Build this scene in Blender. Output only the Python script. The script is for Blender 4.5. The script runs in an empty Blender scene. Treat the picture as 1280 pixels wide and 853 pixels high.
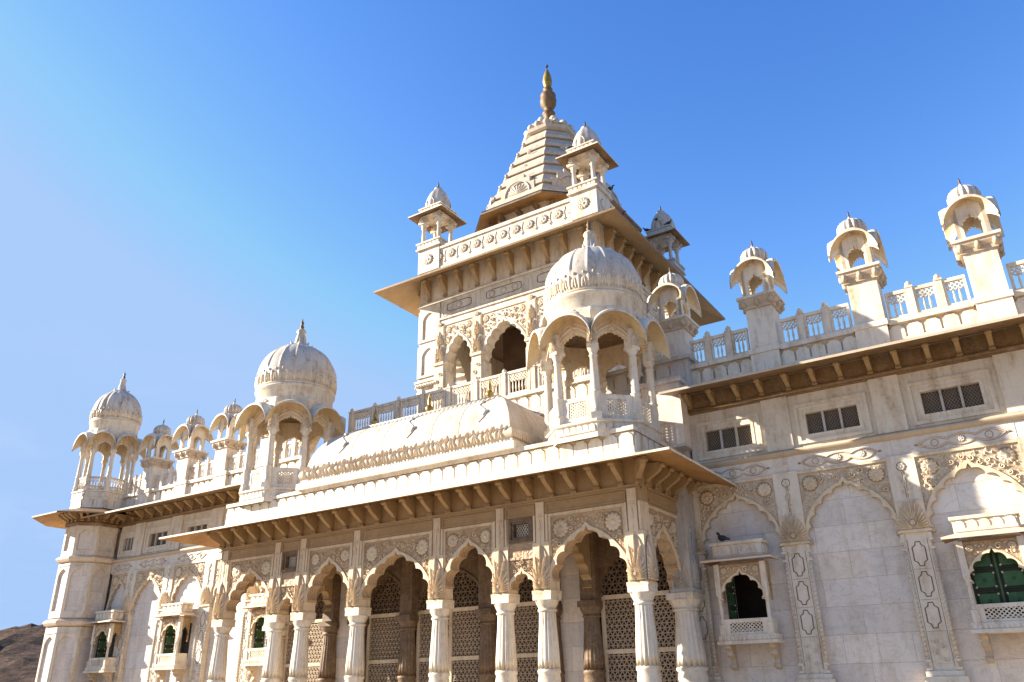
import bpy, bmesh, math, random
from math import sin, cos, pi, radians, sqrt, atan2
from mathutils import Vector, Matrix
from mathutils.geometry import tessellate_polygon
random.seed(7)
SC = bpy.context.scene
COL = SC.collection

# ------------------------------------------------------------------ camera
cam_d = bpy.data.cameras.new('camera')
cam = bpy.data.objects.new('camera', cam_d); COL.objects.link(cam)
YAW, PITCH, ROLL = -0.57396548, 0.41123188, -0.01844967
fw = Vector((sin(YAW)*cos(PITCH), cos(YAW)*cos(PITCH), sin(PITCH)))
r0 = fw.cross(Vector((0, 0, 1))).normalized(); u0 = r0.cross(fw)
rr = r0*cos(ROLL) + u0*sin(ROLL); uu = u0*cos(ROLL) - r0*sin(ROLL)
M = Matrix((rr, uu, -fw)).transposed().to_4x4(); M.translation = Vector((0, 0, 1.6))
cam.matrix_world = M
cam_d.sensor_width = 36; cam_d.lens = 36*997.8/1280; cam_d.clip_end = 6000; cam_d.clip_start = 0.1
SC.camera = cam

# ------------------------------------------------------------------ light
SUN_TRAVEL = Vector((2.3, 1.0, -1.03)).normalized()
to_sun = -SUN_TRAVEL
elev = math.asin(to_sun.z); azim = atan2(to_sun.x, to_sun.y)      # from +Y towards +X
w = bpy.data.worlds.new('World'); SC.world = w; w.use_nodes = True
nt = w.node_tree; nt.nodes.clear()
sky = nt.nodes.new('ShaderNodeTexSky'); sky.sky_type = 'NISHITA'; sky.sun_disc = False
sky.sun_elevation = elev; sky.sun_rotation = azim
sky.altitude = 200; sky.air_density = 1.0; sky.dust_density = 0.15; sky.ozone_density = 2.0
bg = nt.nodes.new('ShaderNodeBackground'); bg.inputs[1].default_value = 0.15
out = nt.nodes.new('ShaderNodeOutputWorld')
def vm(op, val=None):
    n = nt.nodes.new('ShaderNodeVectorMath'); n.operation = op
    if val: n.inputs[1].default_value = val
    return n
K_ = 0.15*2**1.5
v1 = vm('MULTIPLY', (K_,)*3); nt.links.new(sky.outputs[0], v1.inputs[0])
sp_ = nt.nodes.new('ShaderNodeSeparateXYZ'); nt.links.new(v1.outputs[0], sp_.inputs[0]); cb = nt.nodes.new('ShaderNodeCombineXYZ')
for i_, pw in enumerate((2.0, 1.45, 1.0)):
    q_ = nt.nodes.new('ShaderNodeMath'); q_.operation = 'POWER'; q_.inputs[1].default_value = pw
    nt.links.new(sp_.outputs[i_], q_.inputs[0]); nt.links.new(q_.outputs[0], cb.inputs[i_])
v2 = vm('MULTIPLY', (1.05, 0.71, 0.82)); nt.links.new(cb.outputs[0], v2.inputs[0])
v3 = vm('MINIMUM', (0.40, 0.60, 0.955)); nt.links.new(v2.outputs[0], v3.inputs[0])
cl = vm('MULTIPLY', (1/(K_*2**0.16),)*3); nt.links.new(v3.outputs[0], cl.inputs[0])
tc = nt.nodes.new('ShaderNodeTexCoord'); mp = nt.nodes.new('ShaderNodeMapping'); mp.inputs['Scale'].default_value = (2.0, 2.0, 7.0)
cn = nt.nodes.new('ShaderNodeTexNoise'); cn.inputs['Scale'].default_value = 2.2; cn.inputs['Detail'].default_value = 7; cn.inputs['Roughness'].default_value = 0.6
cr = nt.nodes.new('ShaderNodeValToRGB'); cr.color_ramp.elements[0].position = 0.48; cr.color_ramp.elements[1].position = 0.80; cr.color_ramp.elements[1].color = (.34, .34, .34, 1)
sz = nt.nodes.new('ShaderNodeSeparateXYZ'); mr = nt.nodes.new('ShaderNodeMapRange'); mr.inputs[1].default_value = 0.08; mr.inputs[2].default_value = 0.42; mr.inputs[3].default_value = 1; mr.inputs[4].default_value = 0.0
mc = nt.nodes.new('ShaderNodeMath'); mc.operation = 'MULTIPLY'
mx = nt.nodes.new('ShaderNodeMix'); mx.data_type = 'RGBA'; mx.inputs[7].default_value = (1.9, 2.1, 2.4, 1)
nt.links.new(tc.outputs['Generated'], mp.inputs[0]); nt.links.new(mp.outputs[0], cn.inputs['Vector']); nt.links.new(cn.outputs['Fac'], cr.inputs[0])
nt.links.new(tc.outputs['Generated'], sz.inputs[0]); nt.links.new(sz.outputs[2], mr.inputs[0]); nt.links.new(cr.outputs[0], mc.inputs[0]); nt.links.new(mr.outputs[0], mc.inputs[1])
nt.links.new(mc.outputs[0], mx.inputs[0]); nt.links.new(cl.outputs[0], mx.inputs[6]); nt.links.new(mx.outputs[2], bg.inputs[0]); nt.links.new(bg.outputs[0], out.inputs[0])
sl = bpy.data.lights.new('sun', 'SUN'); sl.energy = 4.7; sl.angle = radians(0.5); sl.color = (1.0, 0.91, 0.76)
so = bpy.data.objects.new('sun', sl); COL.objects.link(so)
so.rotation_euler = SUN_TRAVEL.to_track_quat('-Z', 'Y').to_euler()
SC.view_settings.view_transform = 'Standard'; SC.view_settings.look = 'None'
SC.view_settings.exposure = 1.68; SC.view_settings.gamma = 1.0
SC.cycles.max_bounces = 8; SC.cycles.diffuse_bounces = 5

# ------------------------------------------------------------------ materials
def new_mat(name, rough=0.6, spec=0.35):
    m = bpy.data.materials.new(name); m.use_nodes = True
    b = m.node_tree.nodes['Principled BSDF']; b.inputs['Roughness'].default_value = rough
    b.inputs['Specular IOR Level'].default_value = spec
    return m, m.node_tree, b
def N(nt, t, **k):
    n = nt.nodes.new(t)
    for a, v in k.items():
        if a.startswith('i_'): n.inputs[int(a[2:])].default_value = v
        else: setattr(n, a, v)
    return n
def ramp(nt, src, stops, interp='LINEAR'):
    r = nt.nodes.new('ShaderNodeValToRGB'); r.color_ramp.interpolation = interp
    e = r.color_ramp.elements
    while len(e) < len(stops): e.new(0.5)
    for i, (p, c) in enumerate(stops):
        e[i].position = p; e[i].color = (*c, 1) if len(c) == 3 else c
    nt.links.new(src, r.inputs[0]); return r
def mixc(nt, fac, a, b, mode='MIX'):
    n = nt.nodes.new('ShaderNodeMix'); n.data_type = 'RGBA'; n.blend_type = mode
    for s, v in ((0, fac), (6, a), (7, b)):
        if isinstance(v, (int, float)): n.inputs[s].default_value = v
        elif isinstance(v, tuple): n.inputs[s].default_value = (*v, 1)
        else: nt.links.new(v, n.inputs[s])
    return n.outputs[2]
def wpos(nt):
    g = nt.nodes.new('ShaderNodeNewGeometry'); return g.outputs['Position']
def scaled(nt, vec, s):
    n = nt.nodes.new('ShaderNodeVectorMath'); n.operation = 'MULTIPLY'; n.inputs[1].default_value = s
    nt.links.new(vec, n.inputs[0]); return n.outputs[0]
def noise(nt, vec, scale, detail=4, rough=0.55, dist=0.0):
    n = nt.nodes.new('ShaderNodeTexNoise'); n.inputs['Scale'].default_value = scale
    n.inputs['Detail'].default_value = detail; n.inputs['Roughness'].default_value = rough
    n.inputs['Distortion'].default_value = dist
    nt.links.new(vec, n.inputs['Vector']); return n.outputs['Fac']
def bump(nt, b, h, s=0.3, d=0.02, prev=None):
    n = nt.nodes.new('ShaderNodeBump'); n.inputs['Strength'].default_value = s; n.inputs['Distance'].default_value = d
    nt.links.new(h, n.inputs['Height'])
    if prev: nt.links.new(prev, n.inputs['Normal'])
    nt.links.new(n.outputs[0], b.inputs['Normal']); return n.outputs[0]

def marble(name, base=(0.72, 0.66, 0.57), alt=(0.66, 0.62, 0.56), stain=(0.30, 0.19, 0.10), amount=0.5, blocks=False,
           bw=1.35, bh=0.68, carved=0.0, streak=1.0):
    m, t, b = new_mat(name, 0.55, 0.3)
    p = wpos(t)
    n1 = noise(t, p, 0.9, 5, 0.6)
    r1 = ramp(t, n1, [(0.3, base), (0.7, alt)])
    c = r1.outputs[0]
    # veins
    pv = scaled(t, p, (1.0, 1.0, 1.6)); pre_i = len(t.links)
    vadd = t.nodes.new('ShaderNodeVectorMath'); vadd.operation = 'ADD'; t.links.new(pv, vadd.inputs[0]); vadd.inputs[1].default_value = (0, 0, 0)
    vn = noise(t, vadd.outputs[0], 1.6, 7, 0.62, 1.6)
    rv = ramp(t, vn, [(0.47, (0, 0, 0)), (0.50, (1, 1, 1)), (0.53, (0, 0, 0))])
    vm = t.nodes.new('ShaderNodeMath'); vm.operation = 'MULTIPLY'; vm.inputs[1].default_value = 0.42 if blocks else 0.25
    t.links.new(rv.outputs[0], vm.inputs[0])
    c = mixc(t, vm.outputs[0], c, (0.42, 0.39, 0.36))
    hgt = None
    if blocks:
        sx = t.nodes.new('ShaderNodeSeparateXYZ'); t.links.new(p, sx.inputs[0])
        ad = t.nodes.new('ShaderNodeMath'); ad.operation = 'ADD'; t.links.new(sx.outputs[0], ad.inputs[0]); t.links.new(sx.outputs[1], ad.inputs[1])
        cx = t.nodes.new('ShaderNodeCombineXYZ'); t.links.new(ad.outputs[0], cx.inputs[0]); t.links.new(sx.outputs[2], cx.inputs[1])
        cols = []
        for (off, c1, c2) in ((0, (1.06, 1.05, 1.04), (0.86, 0.86, 0.88)), (0.5, (1.06, 1.0, 0.94), (0.92, 0.95, 1.0))):
            br = t.nodes.new('ShaderNodeTexBrick'); br.offset = 0.37; br.squash = 0.6 if off == 0 else 1.0; br.squash_frequency = 3; br.offset_frequency = 2
            br.inputs['Scale'].default_value = 1.0; br.inputs['Mortar Size'].default_value = 0.005 if off == 0 else 0.0
            br.inputs['Brick Width'].default_value = bw if off == 0 else bw*1.31; br.inputs['Row Height'].default_value = bh
            br.inputs['Color1'].default_value = (*c1, 1); br.inputs['Color2'].default_value = (*c2, 1)
            br.inputs['Mortar'].default_value = (0.62, 0.55, 0.46, 1) if off == 0 else (1, 1, 1, 1)
            t.links.new(cx.outputs[0], br.inputs['Vector']); cols.append(br)
        vs_ = t.nodes.new('ShaderNodeVectorMath'); vs_.operation = 'MULTIPLY'; vs_.inputs[1].default_value = (41, 37, 53); t.links.new(cols[0].outputs[0], vs_.inputs[0]); t.links.new(vs_.outputs[0], vadd.inputs[1])
        c = mixc(t, 1.0, c, cols[0].outputs[0], 'MULTIPLY')
        c = mixc(t, 0.8, c, cols[1].outputs[0], 'MULTIPLY')
        inv = t.nodes.new('ShaderNodeMath'); inv.operation = 'SUBTRACT'; inv.inputs[0].default_value = 1
        t.links.new(cols[0].outputs['Fac'], inv.inputs[1]); hgt = inv.outputs[0]
    # weather streaks and blotches
    s1 = noise(t, scaled(t, p, (2.2, 2.2, 0.45)), 1.5, 6, 0.65)
    rs = ramp(t, s1, [(0.46, (0, 0, 0)), (0.70, (1, 1, 1))])
    s2 = noise(t, p, 7.0, 4, 0.7)
    rs2 = ramp(t, s2, [(0.42, (0, 0, 0)), (0.75, (1, 1, 1))])
    mu = t.nodes.new('ShaderNodeMath'); mu.operation = 'MULTIPLY'; t.links.new(rs.outputs[0], mu.inputs[0]); t.links.new(rs2.outputs[0], mu.inputs[1])
    mu2 = t.nodes.new('ShaderNodeMath'); mu2.operation = 'MULTIPLY'; mu2.inputs[1].default_value = amount*streak; t.links.new(mu.outputs[0], mu2.inputs[0])
    mu3 = t.nodes.new('ShaderNodeMath'); mu3.operation = 'MULTIPLY'; mu3.inputs[1].default_value = amount*0.45; t.links.new(rs.outputs[0], mu3.inputs[0])
    c = mixc(t, mu3.outputs[0], c, (0.44, 0.31, 0.18))
    c = mixc(t, mu2.outputs[0], c, stain)
    s3 = noise(t, scaled(t, p, (6.0, 6.0, 0.5)), 2.0, 5, 0.6)
    s4 = noise(t, p, 1.1, 3, 0.5)
    r3 = ramp(t, s3, [(0.56, (0, 0, 0)), (0.72, (1, 1, 1))]); r4 = ramp(t, s4, [(0.46, (0, 0, 0)), (0.62, (1, 1, 1))])
    m3 = t.nodes.new('ShaderNodeMath'); m3.operation = 'MULTIPLY'; t.links.new(r3.outputs[0], m3.inputs[0]); t.links.new(r4.outputs[0], m3.inputs[1])
    m4 = t.nodes.new('ShaderNodeMath'); m4.operation = 'MULTIPLY'; m4.inputs[1].default_value = min(0.85, amount*0.75*streak)*(0.35 if blocks and bw < 2 else 1); t.links.new(m3.outputs[0], m4.inputs[0])
    c = mixc(t, m4.outputs[0], c, tuple(x*1.25 for x in stain))
    prev = None
    if carved > 0:
        vo = t.nodes.new('ShaderNodeTexVoronoi'); vo.feature = 'SMOOTH_F1'; vo.inputs['Scale'].default_value = 9.0
        dn = noise(t, p, 5, 2)
        wv = t.nodes.new('ShaderNodeTexWave'); wv.wave_type = 'RINGS'; wv.inputs['Scale'].default_value = 3.0
        wv.inputs['Distortion'].default_value = 9.0; wv.inputs['Detail'].default_value = 2.0; wv.inputs['Detail Scale'].default_value = 1.6
        t.links.new(p, vo.inputs['Vector']); t.links.new(p, wv.inputs['Vector'])
        rw = ramp(t, wv.outputs['Fac'], [(0.0, (1, 1, 1)), (0.20, (0, 0, 0))])
        mm = t.nodes.new('ShaderNodeMath'); mm.operation = 'MULTIPLY'; mm.inputs[1].default_value = 0.55*carved; t.links.new(rw.outputs[0], mm.inputs[0])
        c = mixc(t, mm.outputs[0], c, stain)
        prev = bump(t, b, wv.outputs['Fac'], 0.55, 0.03*carved)
    fine = noise(t, p, 22, 5, 0.6)
    if hgt is not None:
        prev = bump(t, b, hgt, 0.6, 0.004, prev)
    bump(t, b, fine, 0.25, 0.012, prev)
    t.links.new(c, b.inputs['Base Color'])
    return m
MARBLE = marble('weathered_marble', base=(0.74, 0.65, 0.52), alt=(0.65, 0.57, 0.455), amount=1.0)
BLOCK = marble('marble_blocks', base=(0.70, 0.635, 0.55), alt=(0.77, 0.70, 0.61), amount=0.5, blocks=True)
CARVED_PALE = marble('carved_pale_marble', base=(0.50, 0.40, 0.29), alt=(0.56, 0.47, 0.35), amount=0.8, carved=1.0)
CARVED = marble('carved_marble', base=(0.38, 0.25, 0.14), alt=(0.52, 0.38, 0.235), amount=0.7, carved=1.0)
RELIEF = marble('relief_marble', base=(0.74, 0.60, 0.42), alt=(0.64, 0.50, 0.33), amount=0.9)
DOME = marble('dome_marble', base=(0.62, 0.55, 0.46), alt=(0.46, 0.405, 0.34), stain=(0.12, 0.09, 0.06), amount=1.0, streak=1.25)
SHADED = marble('shaded_marble', base=(0.17, 0.105, 0.055), alt=(0.11, 0.065, 0.035), stain=(0.07, 0.04, 0.02), amount=0.9)  # same marble darkened: the shade of the interiors is put into the colour
SOFFIT = marble('ochre_soffit', base=(0.48, 0.25, 0.07), alt=(0.24, 0.115, 0.03), stain=(0.08, 0.04, 0.018), amount=0.9)  # warm bounce and shade under the eaves are put into this colour
BEAM = marble('stained_shaded_beam', base=(0.25, 0.145, 0.06), alt=(0.15, 0.085, 0.035), stain=(0.09, 0.05, 0.025), amount=1.0)  # stained stone, darkened further to paint in the shadow under the eaves
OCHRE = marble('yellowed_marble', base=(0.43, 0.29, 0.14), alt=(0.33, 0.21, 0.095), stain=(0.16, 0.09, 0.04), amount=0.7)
CREAM = marble('cream_soffit', base=(0.66, 0.52, 0.31), alt=(0.58, 0.43, 0.23), stain=(0.2, 0.12, 0.05), amount=0.7)
GRIME_SHADE = marble('grimy_shaded_marble', base=(0.34, 0.23, 0.13), alt=(0.24, 0.155, 0.085), stain=(0.08, 0.05, 0.03), amount=0.9)  # grime and joint lines; on the spire also painted shadow lines
JALI = marble('jali_marble', base=(0.40, 0.30, 0.20), alt=(0.32, 0.235, 0.155), amount=0.7)
GREY = marble('greyed_marble', base=(0.52, 0.49, 0.45), alt=(0.44, 0.42, 0.40), stain=(0.14, 0.12, 0.10), amount=0.8)
PEACH = marble('peach_marble', base=(0.70, 0.55, 0.40), alt=(0.66, 0.52, 0.39), amount=0.4)
def plain(name, c, c2=None, rough=0.7, metal=0.0, scale=6, spec=0.3):
    m, t, b = new_mat(name, rough, spec); b.inputs['Metallic'].default_value = metal
    n = noise(t, wpos(t), scale, 5); r = ramp(t, n, [(0.3, c), (0.7, c2 or tuple(x*0.75 for x in c))])
    t.links.new(r.outputs[0], b.inputs['Base Color']); bump(t, b, n, 0.3, 0.01); return m
TAN = marble('tan_marble', base=(0.54, 0.43, 0.31), alt=(0.46, 0.36, 0.25), amount=0.6)
GROOVE = plain('grimy_groove', (0.22, 0.15, 0.09), (0.14, 0.09, 0.05))
DEEP = plain('unlit_stone', (0.15, 0.095, 0.055), (0.08, 0.05, 0.028), 0.8, 0, 1.2)  # tower interior: its lack of light is put into the colour
DARK = plain('dark_interior', (0.035, 0.024, 0.016), (0.02, 0.014, 0.010))  # near black, painting in the darkness of rooms and openings
GLASS = plain('dusty_mesh', (0.075, 0.07, 0.06), (0.045, 0.042, 0.038), 0.45)
GREEN = plain('green_paint', (0.05, 0.13, 0.04), (0.02, 0.06, 0.025), 0.4, 0, 4)
DGREEN = plain('aged_dark_frame', (0.035, 0.04, 0.02), (0.015, 0.018, 0.01))
LIME = plain('lime_paint', (0.35, 0.42, 0.06), (0.2, 0.28, 0.05), 0.5)
BRASS = plain('old_brass', (0.55, 0.36, 0.10), (0.20, 0.12, 0.04), 0.38, 0.75, 9)
BRONZE = plain('dark_bronze', (0.13, 0.085, 0.05), (0.05, 0.032, 0.02), 0.5, 0.4, 9)
GOLDST = plain('gilded_bud', (0.40, 0.27, 0.05), (0.22, 0.14, 0.03), 0.4, 0.45, 5)
URN = plain('brown_urn', (0.22, 0.14, 0.065), (0.12, 0.07, 0.03), 0.6, 0.1, 4)
FEATHER = plain('slate_feathers', (0.055, 0.058, 0.068), (0.03, 0.03, 0.036), 0.7)
GROUNDM = plain('dusty_ground', (0.38, 0.31, 0.23), (0.30, 0.24, 0.17), 0.9, 0, 0.8)
def rock_mat():
    m, t, b = new_mat('rusty_rock', 0.95, 0.1)
    p = scaled(t, wpos(t), (1, 1, 2.6))
    n = noise(t, p, 0.10, 9, 0.68); r = ramp(t, n, [(0.34, (0.02, 0.013, 0.011)), (0.5, (0.08, 0.045, 0.032)), (0.66, (0.18, 0.11, 0.08))])
    n2 = noise(t, p, 0.6, 8, 0.7)
    c = mixc(t, 0.55, r.outputs[0], ramp(t, n2, [(0.35, (0.03, 0.02, 0.016)), (0.65, (0.26, 0.16, 0.11))]).outputs[0])
    t.links.new(c, b.inputs['Base Color']); bump(t, b, n2, 1.0, 1.5); return m
ROCK = rock_mat()

# ------------------------------------------------------------------ mesh helpers
class Fr:
    """wall frame: u along the wall, n outward, w up"""
    def __init__(s, o, ang=0.0):
        s.o = Vector(o); s.U = Vector((cos(ang), sin(ang), 0)); s.W = Vector((0, 0, 1)); s.Nn = s.U.cross(s.W)
    def p(s, u, n, w): return s.o + s.U*u + s.Nn*n + s.W*w
    def sh(s, u=0, n=0, w=0):
        f = Fr(s.p(u, n, w)); f.U = s.U; f.W = s.W; f.Nn = s.Nn; return f
FRONT0 = Fr((0, 0, 0))
class MB:
    def __init__(s): s.v = []; s.f = []; s.mi = []; s.sm = []; s.m = 0
    def add(s, vs, fs, smooth=False):
        k = len(s.v); s.v.extend(vs)
        for f in fs: s.f.append([i+k for i in f]); s.mi.append(s.m); s.sm.append(smooth)
    def box(s, F, u0, u1, n0, n1, w0, w1, taper=0.0):
        a, b = u0, u1; t = taper
        s.add([F.p(a, n0, w0), F.p(b, n0, w0), F.p(b, n1, w0), F.p(a, n1, w0),
               F.p(a+t, n0+t, w1), F.p(b-t, n0+t, w1), F.p(b-t, n1-t, w1), F.p(a+t, n1-t, w1)],
              [(0, 1, 2, 3), (7, 6, 5, 4), (0, 4, 5, 1), (1, 5, 6, 2), (2, 6, 7, 3), (3, 7, 4, 0)])
    def plate(s, F, outline, n0, n1, holes=()):
        loops = [outline]+list(holes); flat = [p for l in loops for p in l]
        tris = tessellate_polygon([[Vector((p[0], p[1], 0)) for p in l] for l in loops])
        n = len(flat)
        vs = [F.p(p[0], n1, p[1]) for p in flat]+[F.p(p[0], n0, p[1]) for p in flat]
        fs = [tuple(t) for t in tris]+[tuple(i+n for i in t[::-1]) for t in tris]
        k = 0
        for l in loops:
            L = len(l)
            for i in range(L): a = k+i; b = k+(i+1) % L; fs.append((a, b, b+n, a+n))
            k += L
        s.add(vs, fs)
    def strip(s, F, inner, outer, n0, n1, closed=False, roof=0.0):
        L = len(inner); vs = []
        for a, b in zip(inner, outer):
            mid = ((a[0]+b[0])/2, (a[1]+b[1])/2)
            vs += [F.p(a[0], n0, a[1]), F.p(a[0], n1, a[1]), F.p(mid[0], n1+roof, mid[1]), F.p(b[0], n1, b[1]), F.p(b[0], n0, b[1])]
        fs = []
        for i in range(L if closed else L-1):
            j = (i+1) % L
            for q in range(4): fs.append((i*5+q, j*5+q, j*5+q+1, i*5+q+1))
        s.add(vs, fs)
    def ribbon(s, F, pts, width, n0, n1, closed=False, taper=False):
        L = len(pts); inn = []; ou = []
        for i in range(L):
            a = pts[(i-1) % L] if (closed or i > 0) else pts[i]; b = pts[(i+1) % L] if (closed or i < L-1) else pts[i]
            dx, dy = b[0]-a[0], b[1]-a[1]; d = sqrt(dx*dx+dy*dy) or 1
            wd = width*0.5*((1-0.75*i/(L-1)) if taper else 1)
            inn.append((pts[i][0]-dy/d*wd, pts[i][1]+dx/d*wd)); ou.append((pts[i][0]+dy/d*wd, pts[i][1]-dx/d*wd))
        s.strip(F, inn, ou, n0, n1, closed, roof=width*0.25)
    def lathe(s, c, prof, seg=24, mod=None, smooth=True, phase=0.0):
        c = Vector(c); vs = []; P = len(prof)
        for i in range(seg):
            a = 2*pi*i/seg+phase
            for j, (r, z) in enumerate(prof):
                k = mod(a-phase, j/(P-1)) if mod else 1.0
                vs.append(c+Vector((cos(a)*r*k, sin(a)*r*k, z)))
        fs = []
        for i in range(seg):
            i2 = (i+1) % seg
            for j in range(P-1): fs.append((i*P+j, i2*P+j, i2*P+j+1, i*P+j+1))
        s.add(vs, fs, smooth)
    def prism(s, c, prof, sides=8, phase=pi/8):
        """flat sided stack; r = apothem"""
        k = 1/cos(pi/sides)
        s.lathe(c, [(r*k, z) for r, z in prof], sides, None, False, phase)
    def tube(s, pts, rad, seg=8, flat=(1, 1)):
        P = [Vector(p) for p in pts]; R = rad if isinstance(rad, (list, tuple)) else [rad]*len(P); vs = []
        for i, p in enumerate(P):
            d = (P[min(i+1, len(P)-1)]-P[max(i-1, 0)]).normalized()
            x = d.cross(Vector((0, 0, 1)));
            if x.length < 1e-3: x = Vector((1, 0, 0))
            x.normalize(); y = x.cross(d)
            for k in range(seg): a = 2*pi*k/seg; vs.append(p+(x*cos(a)*flat[0]+y*sin(a)*flat[1])*R[i])
        fs = [(i*seg+k, i*seg+(k+1) % seg, (i+1)*seg+(k+1) % seg, (i+1)*seg+k) for i in range(len(P)-1) for k in range(seg)]
        fs += [tuple(range(seg)), tuple(range((len(P)-1)*seg, len(P)*seg))[::-1]]
        s.add(vs, fs, True)
    def build(s, name, mats, parent=None, label=None):
        me = bpy.data.meshes.new(name); me.from_pydata([tuple(v) for v in s.v], [], s.f)
        mats = list(mats) if isinstance(mats, (list, tuple)) else [mats]
        while len(mats) <= max(s.mi, default=0): mats.append(TAN if len(mats) == 3 else GRIME_SHADE if len(mats) == 2 else RELIEF if mats[0] in (CARVED, CARVED_PALE) else mats[0])
        for m in mats: me.materials.append(m)
        me.polygons.foreach_set('material_index', s.mi); me.polygons.foreach_set('use_smooth', s.sm)
        bm = bmesh.new(); bm.from_mesh(me); bmesh.ops.recalc_face_normals(bm, faces=bm.faces); bm.to_mesh(me); bm.free()
        o = bpy.data.objects.new(name, me); COL.objects.link(o)
        if parent is not None: o.parent = parent; o.matrix_parent_inverse = Matrix.Identity(4); o.location = -WORLD[parent.name]; WORLD[o.name] = Vector((0, 0, 0))
        else: WORLD[o.name] = Vector((0, 0, 0))
        if label: o['label'] = label
        return o
WORLD = {}     # world position of each object's origin while building (meshes are written in world coordinates)
def thing(name, label, cat, loc=(0, 0, 0), group=None):
    o = bpy.data.objects.new(name, None); COL.objects.link(o); o.location = loc; o.empty_display_size = 0.3
    o['label'] = label; o['category'] = cat; WORLD[o.name] = Vector(loc)
    if group: o['group'] = group
    return o
def tag(o, label, cat, group=None):
    o['label'] = label; o['category'] = cat
    if group: o['group'] = group
    return o
def kids(o): return [c for c in o.children]
def copy_tree(o, parent=None):
    c = o.copy(); COL.objects.link(c)
    if parent: c.parent = parent
    for ch in list(o.children): copy_tree(ch, c)
    return c
def dup(o, delta, label, rotz=0.0):
    c = copy_tree(o); c.location = o.location+Vector(delta); c.rotation_euler.z = rotz; c['label'] = label; return c

# ------------------------------------------------------------------ ornament helpers
PHI = radians(68)
def arch_pts(uc, half, ws, wa, foils=4, depth=0.09, steps=7, tip=0.06):
    """cusped arch from the left spring over the apex to the right spring: (scallop line, plain outer line)"""
    L, B = [], []
    n = foils*steps
    for i in range(n+1):
        t = i/n; th = t*PHI
        bu = -half*(cos(th)-cos(PHI))/(1-cos(PHI)); bw = ws+(wa-ws-tip-depth)*sin(th)/sin(PHI)
        dx = -half*(-sin(th))/(1-cos(PHI)); dy = (wa-ws-tip-depth)*cos(th)/sin(PHI); d = sqrt(dx*dx+dy*dy)
        nx, ny = -dy/d, dx/d
        k = abs(sin(foils*pi*t))**0.8*depth
        L.append((bu+nx*k, bw+ny*k)); B.append((bu+nx*depth, bw+ny*depth))
    L[-1] = (0, wa); B[-1] = (0, wa+0.03)
    full = [(uc+a, b) for a, b in L]+[(uc-a, b) for a, b in L[-2::-1]]
    base = [(uc+a, b) for a, b in B]+[(uc-a, b) for a, b in B[-2::-1]]
    return full, base
def offset_line(pts, d):
    o = []
    for i, p in enumerate(pts):
        a = pts[max(i-1, 0)]; b = pts[min(i+1, len(pts)-1)]
        dx, dy = b[0]-a[0], b[1]-a[1]; l = sqrt(dx*dx+dy*dy) or 1
        o.append((p[0]-dy/l*d, p[1]+dx/l*d))
    return o
def arch_plate(mb, F, u0, u1, w0, w1, uc, half, ws, wa, n0, n1, foils=4, depth=0.09, rim=0.06, rimn=0.03):
    full, base = arch_pts(uc, half, ws, wa, foils, depth)
    pl = [(u0, w0), (u0, w1), (u1, w1), (u1, w0), (full[-1][0], w0)]+full[::-1]+[(full[0][0], w0)]
    mb.plate(F, pl, n0, n1)
    if rim:
        outer = offset_line(base, rim)
        m0 = mb.m; mb.m = 1 if m0 == 0 else m0; mb.strip(F, full, outer, n1-0.01, n1+rimn, roof=0.0); mb.m = m0
    return base
def rosette(mb, F, u, w, r, n, petals=10, h=0.05):
    m0 = mb.m; mb.m = 2; mb.add([F.p(u+cos(i*pi/10)*r*1.13, n+.004, w+sin(i*pi/10)*r*1.13) for i in range(20)], [tuple(range(20))]); mb.m = m0
    seg = petals*4; rings = [(0, 1.1), (0.16, 1.0), (0.26, 0.45), (0.34, 0.3), (0.62, 1.0), (0.86, 0.8), (1.0, 0.0)]
    vs = [F.p(u, n+h, w)]
    for k, (q, hh) in enumerate(rings[1:]):
        for i in range(seg):
            a = 2*pi*i/seg; pm = abs(cos(a*petals/2))
            rad = r*q*(1-(0.14*(1-pm) if q > 0.5 else 0)); hv = hh*(0.45+0.55*pm if 0.3 < q < 0.95 else 1)
            vs.append(F.p(u+cos(a)*rad, n+hv*h, w+sin(a)*rad))
    fs = [(0, 1+i, 1+(i+1) % seg) for i in range(seg)]
    for k in range(len(rings)-2):
        for i in range(seg): j = (i+1) % seg; fs.append((1+k*seg+i, 1+(k+1)*seg+i, 1+(k+1)*seg+j, 1+k*seg+j))
    mb.add(vs, fs, True)
def curl(mb, F, u, w, r, n, ang, sgn=1, width=0.03, h=0.03, turns=1.2):
    pts = []
    K = 13
    for i in range(K):
        t = i/(K-1); rad = r*(1-0.82*t); a = ang+sgn*2*pi*turns*t
        pts.append((u+cos(a)*rad, w+sin(a)*rad))
    mb.ribbon(F, pts, width, n, n+h)
def leaf(mb, F, u, w, L, wid, n, ang, h=0.04):
    c, s = cos(ang), sin(ang)
    def q(a, b, hh): return F.p(u+a*c-b*s, n+hh, w+a*s+b*c)
    vs = [q(0, 0, h*.5), q(L*.35, wid/2, 0), q(L*.75, wid*.42, 0), q(L, 0, 0), q(L*.75, -wid*.42, 0), q(L*.35, -wid/2, 0), q(L*.45, 0, h), q(L*.8, 0, h*.8)]
    mb.add(vs, [(0, 6, 1), (1, 6, 7, 2), (2, 7, 3), (3, 7, 4), (4, 7, 6, 5), (5, 6, 0)])
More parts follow.
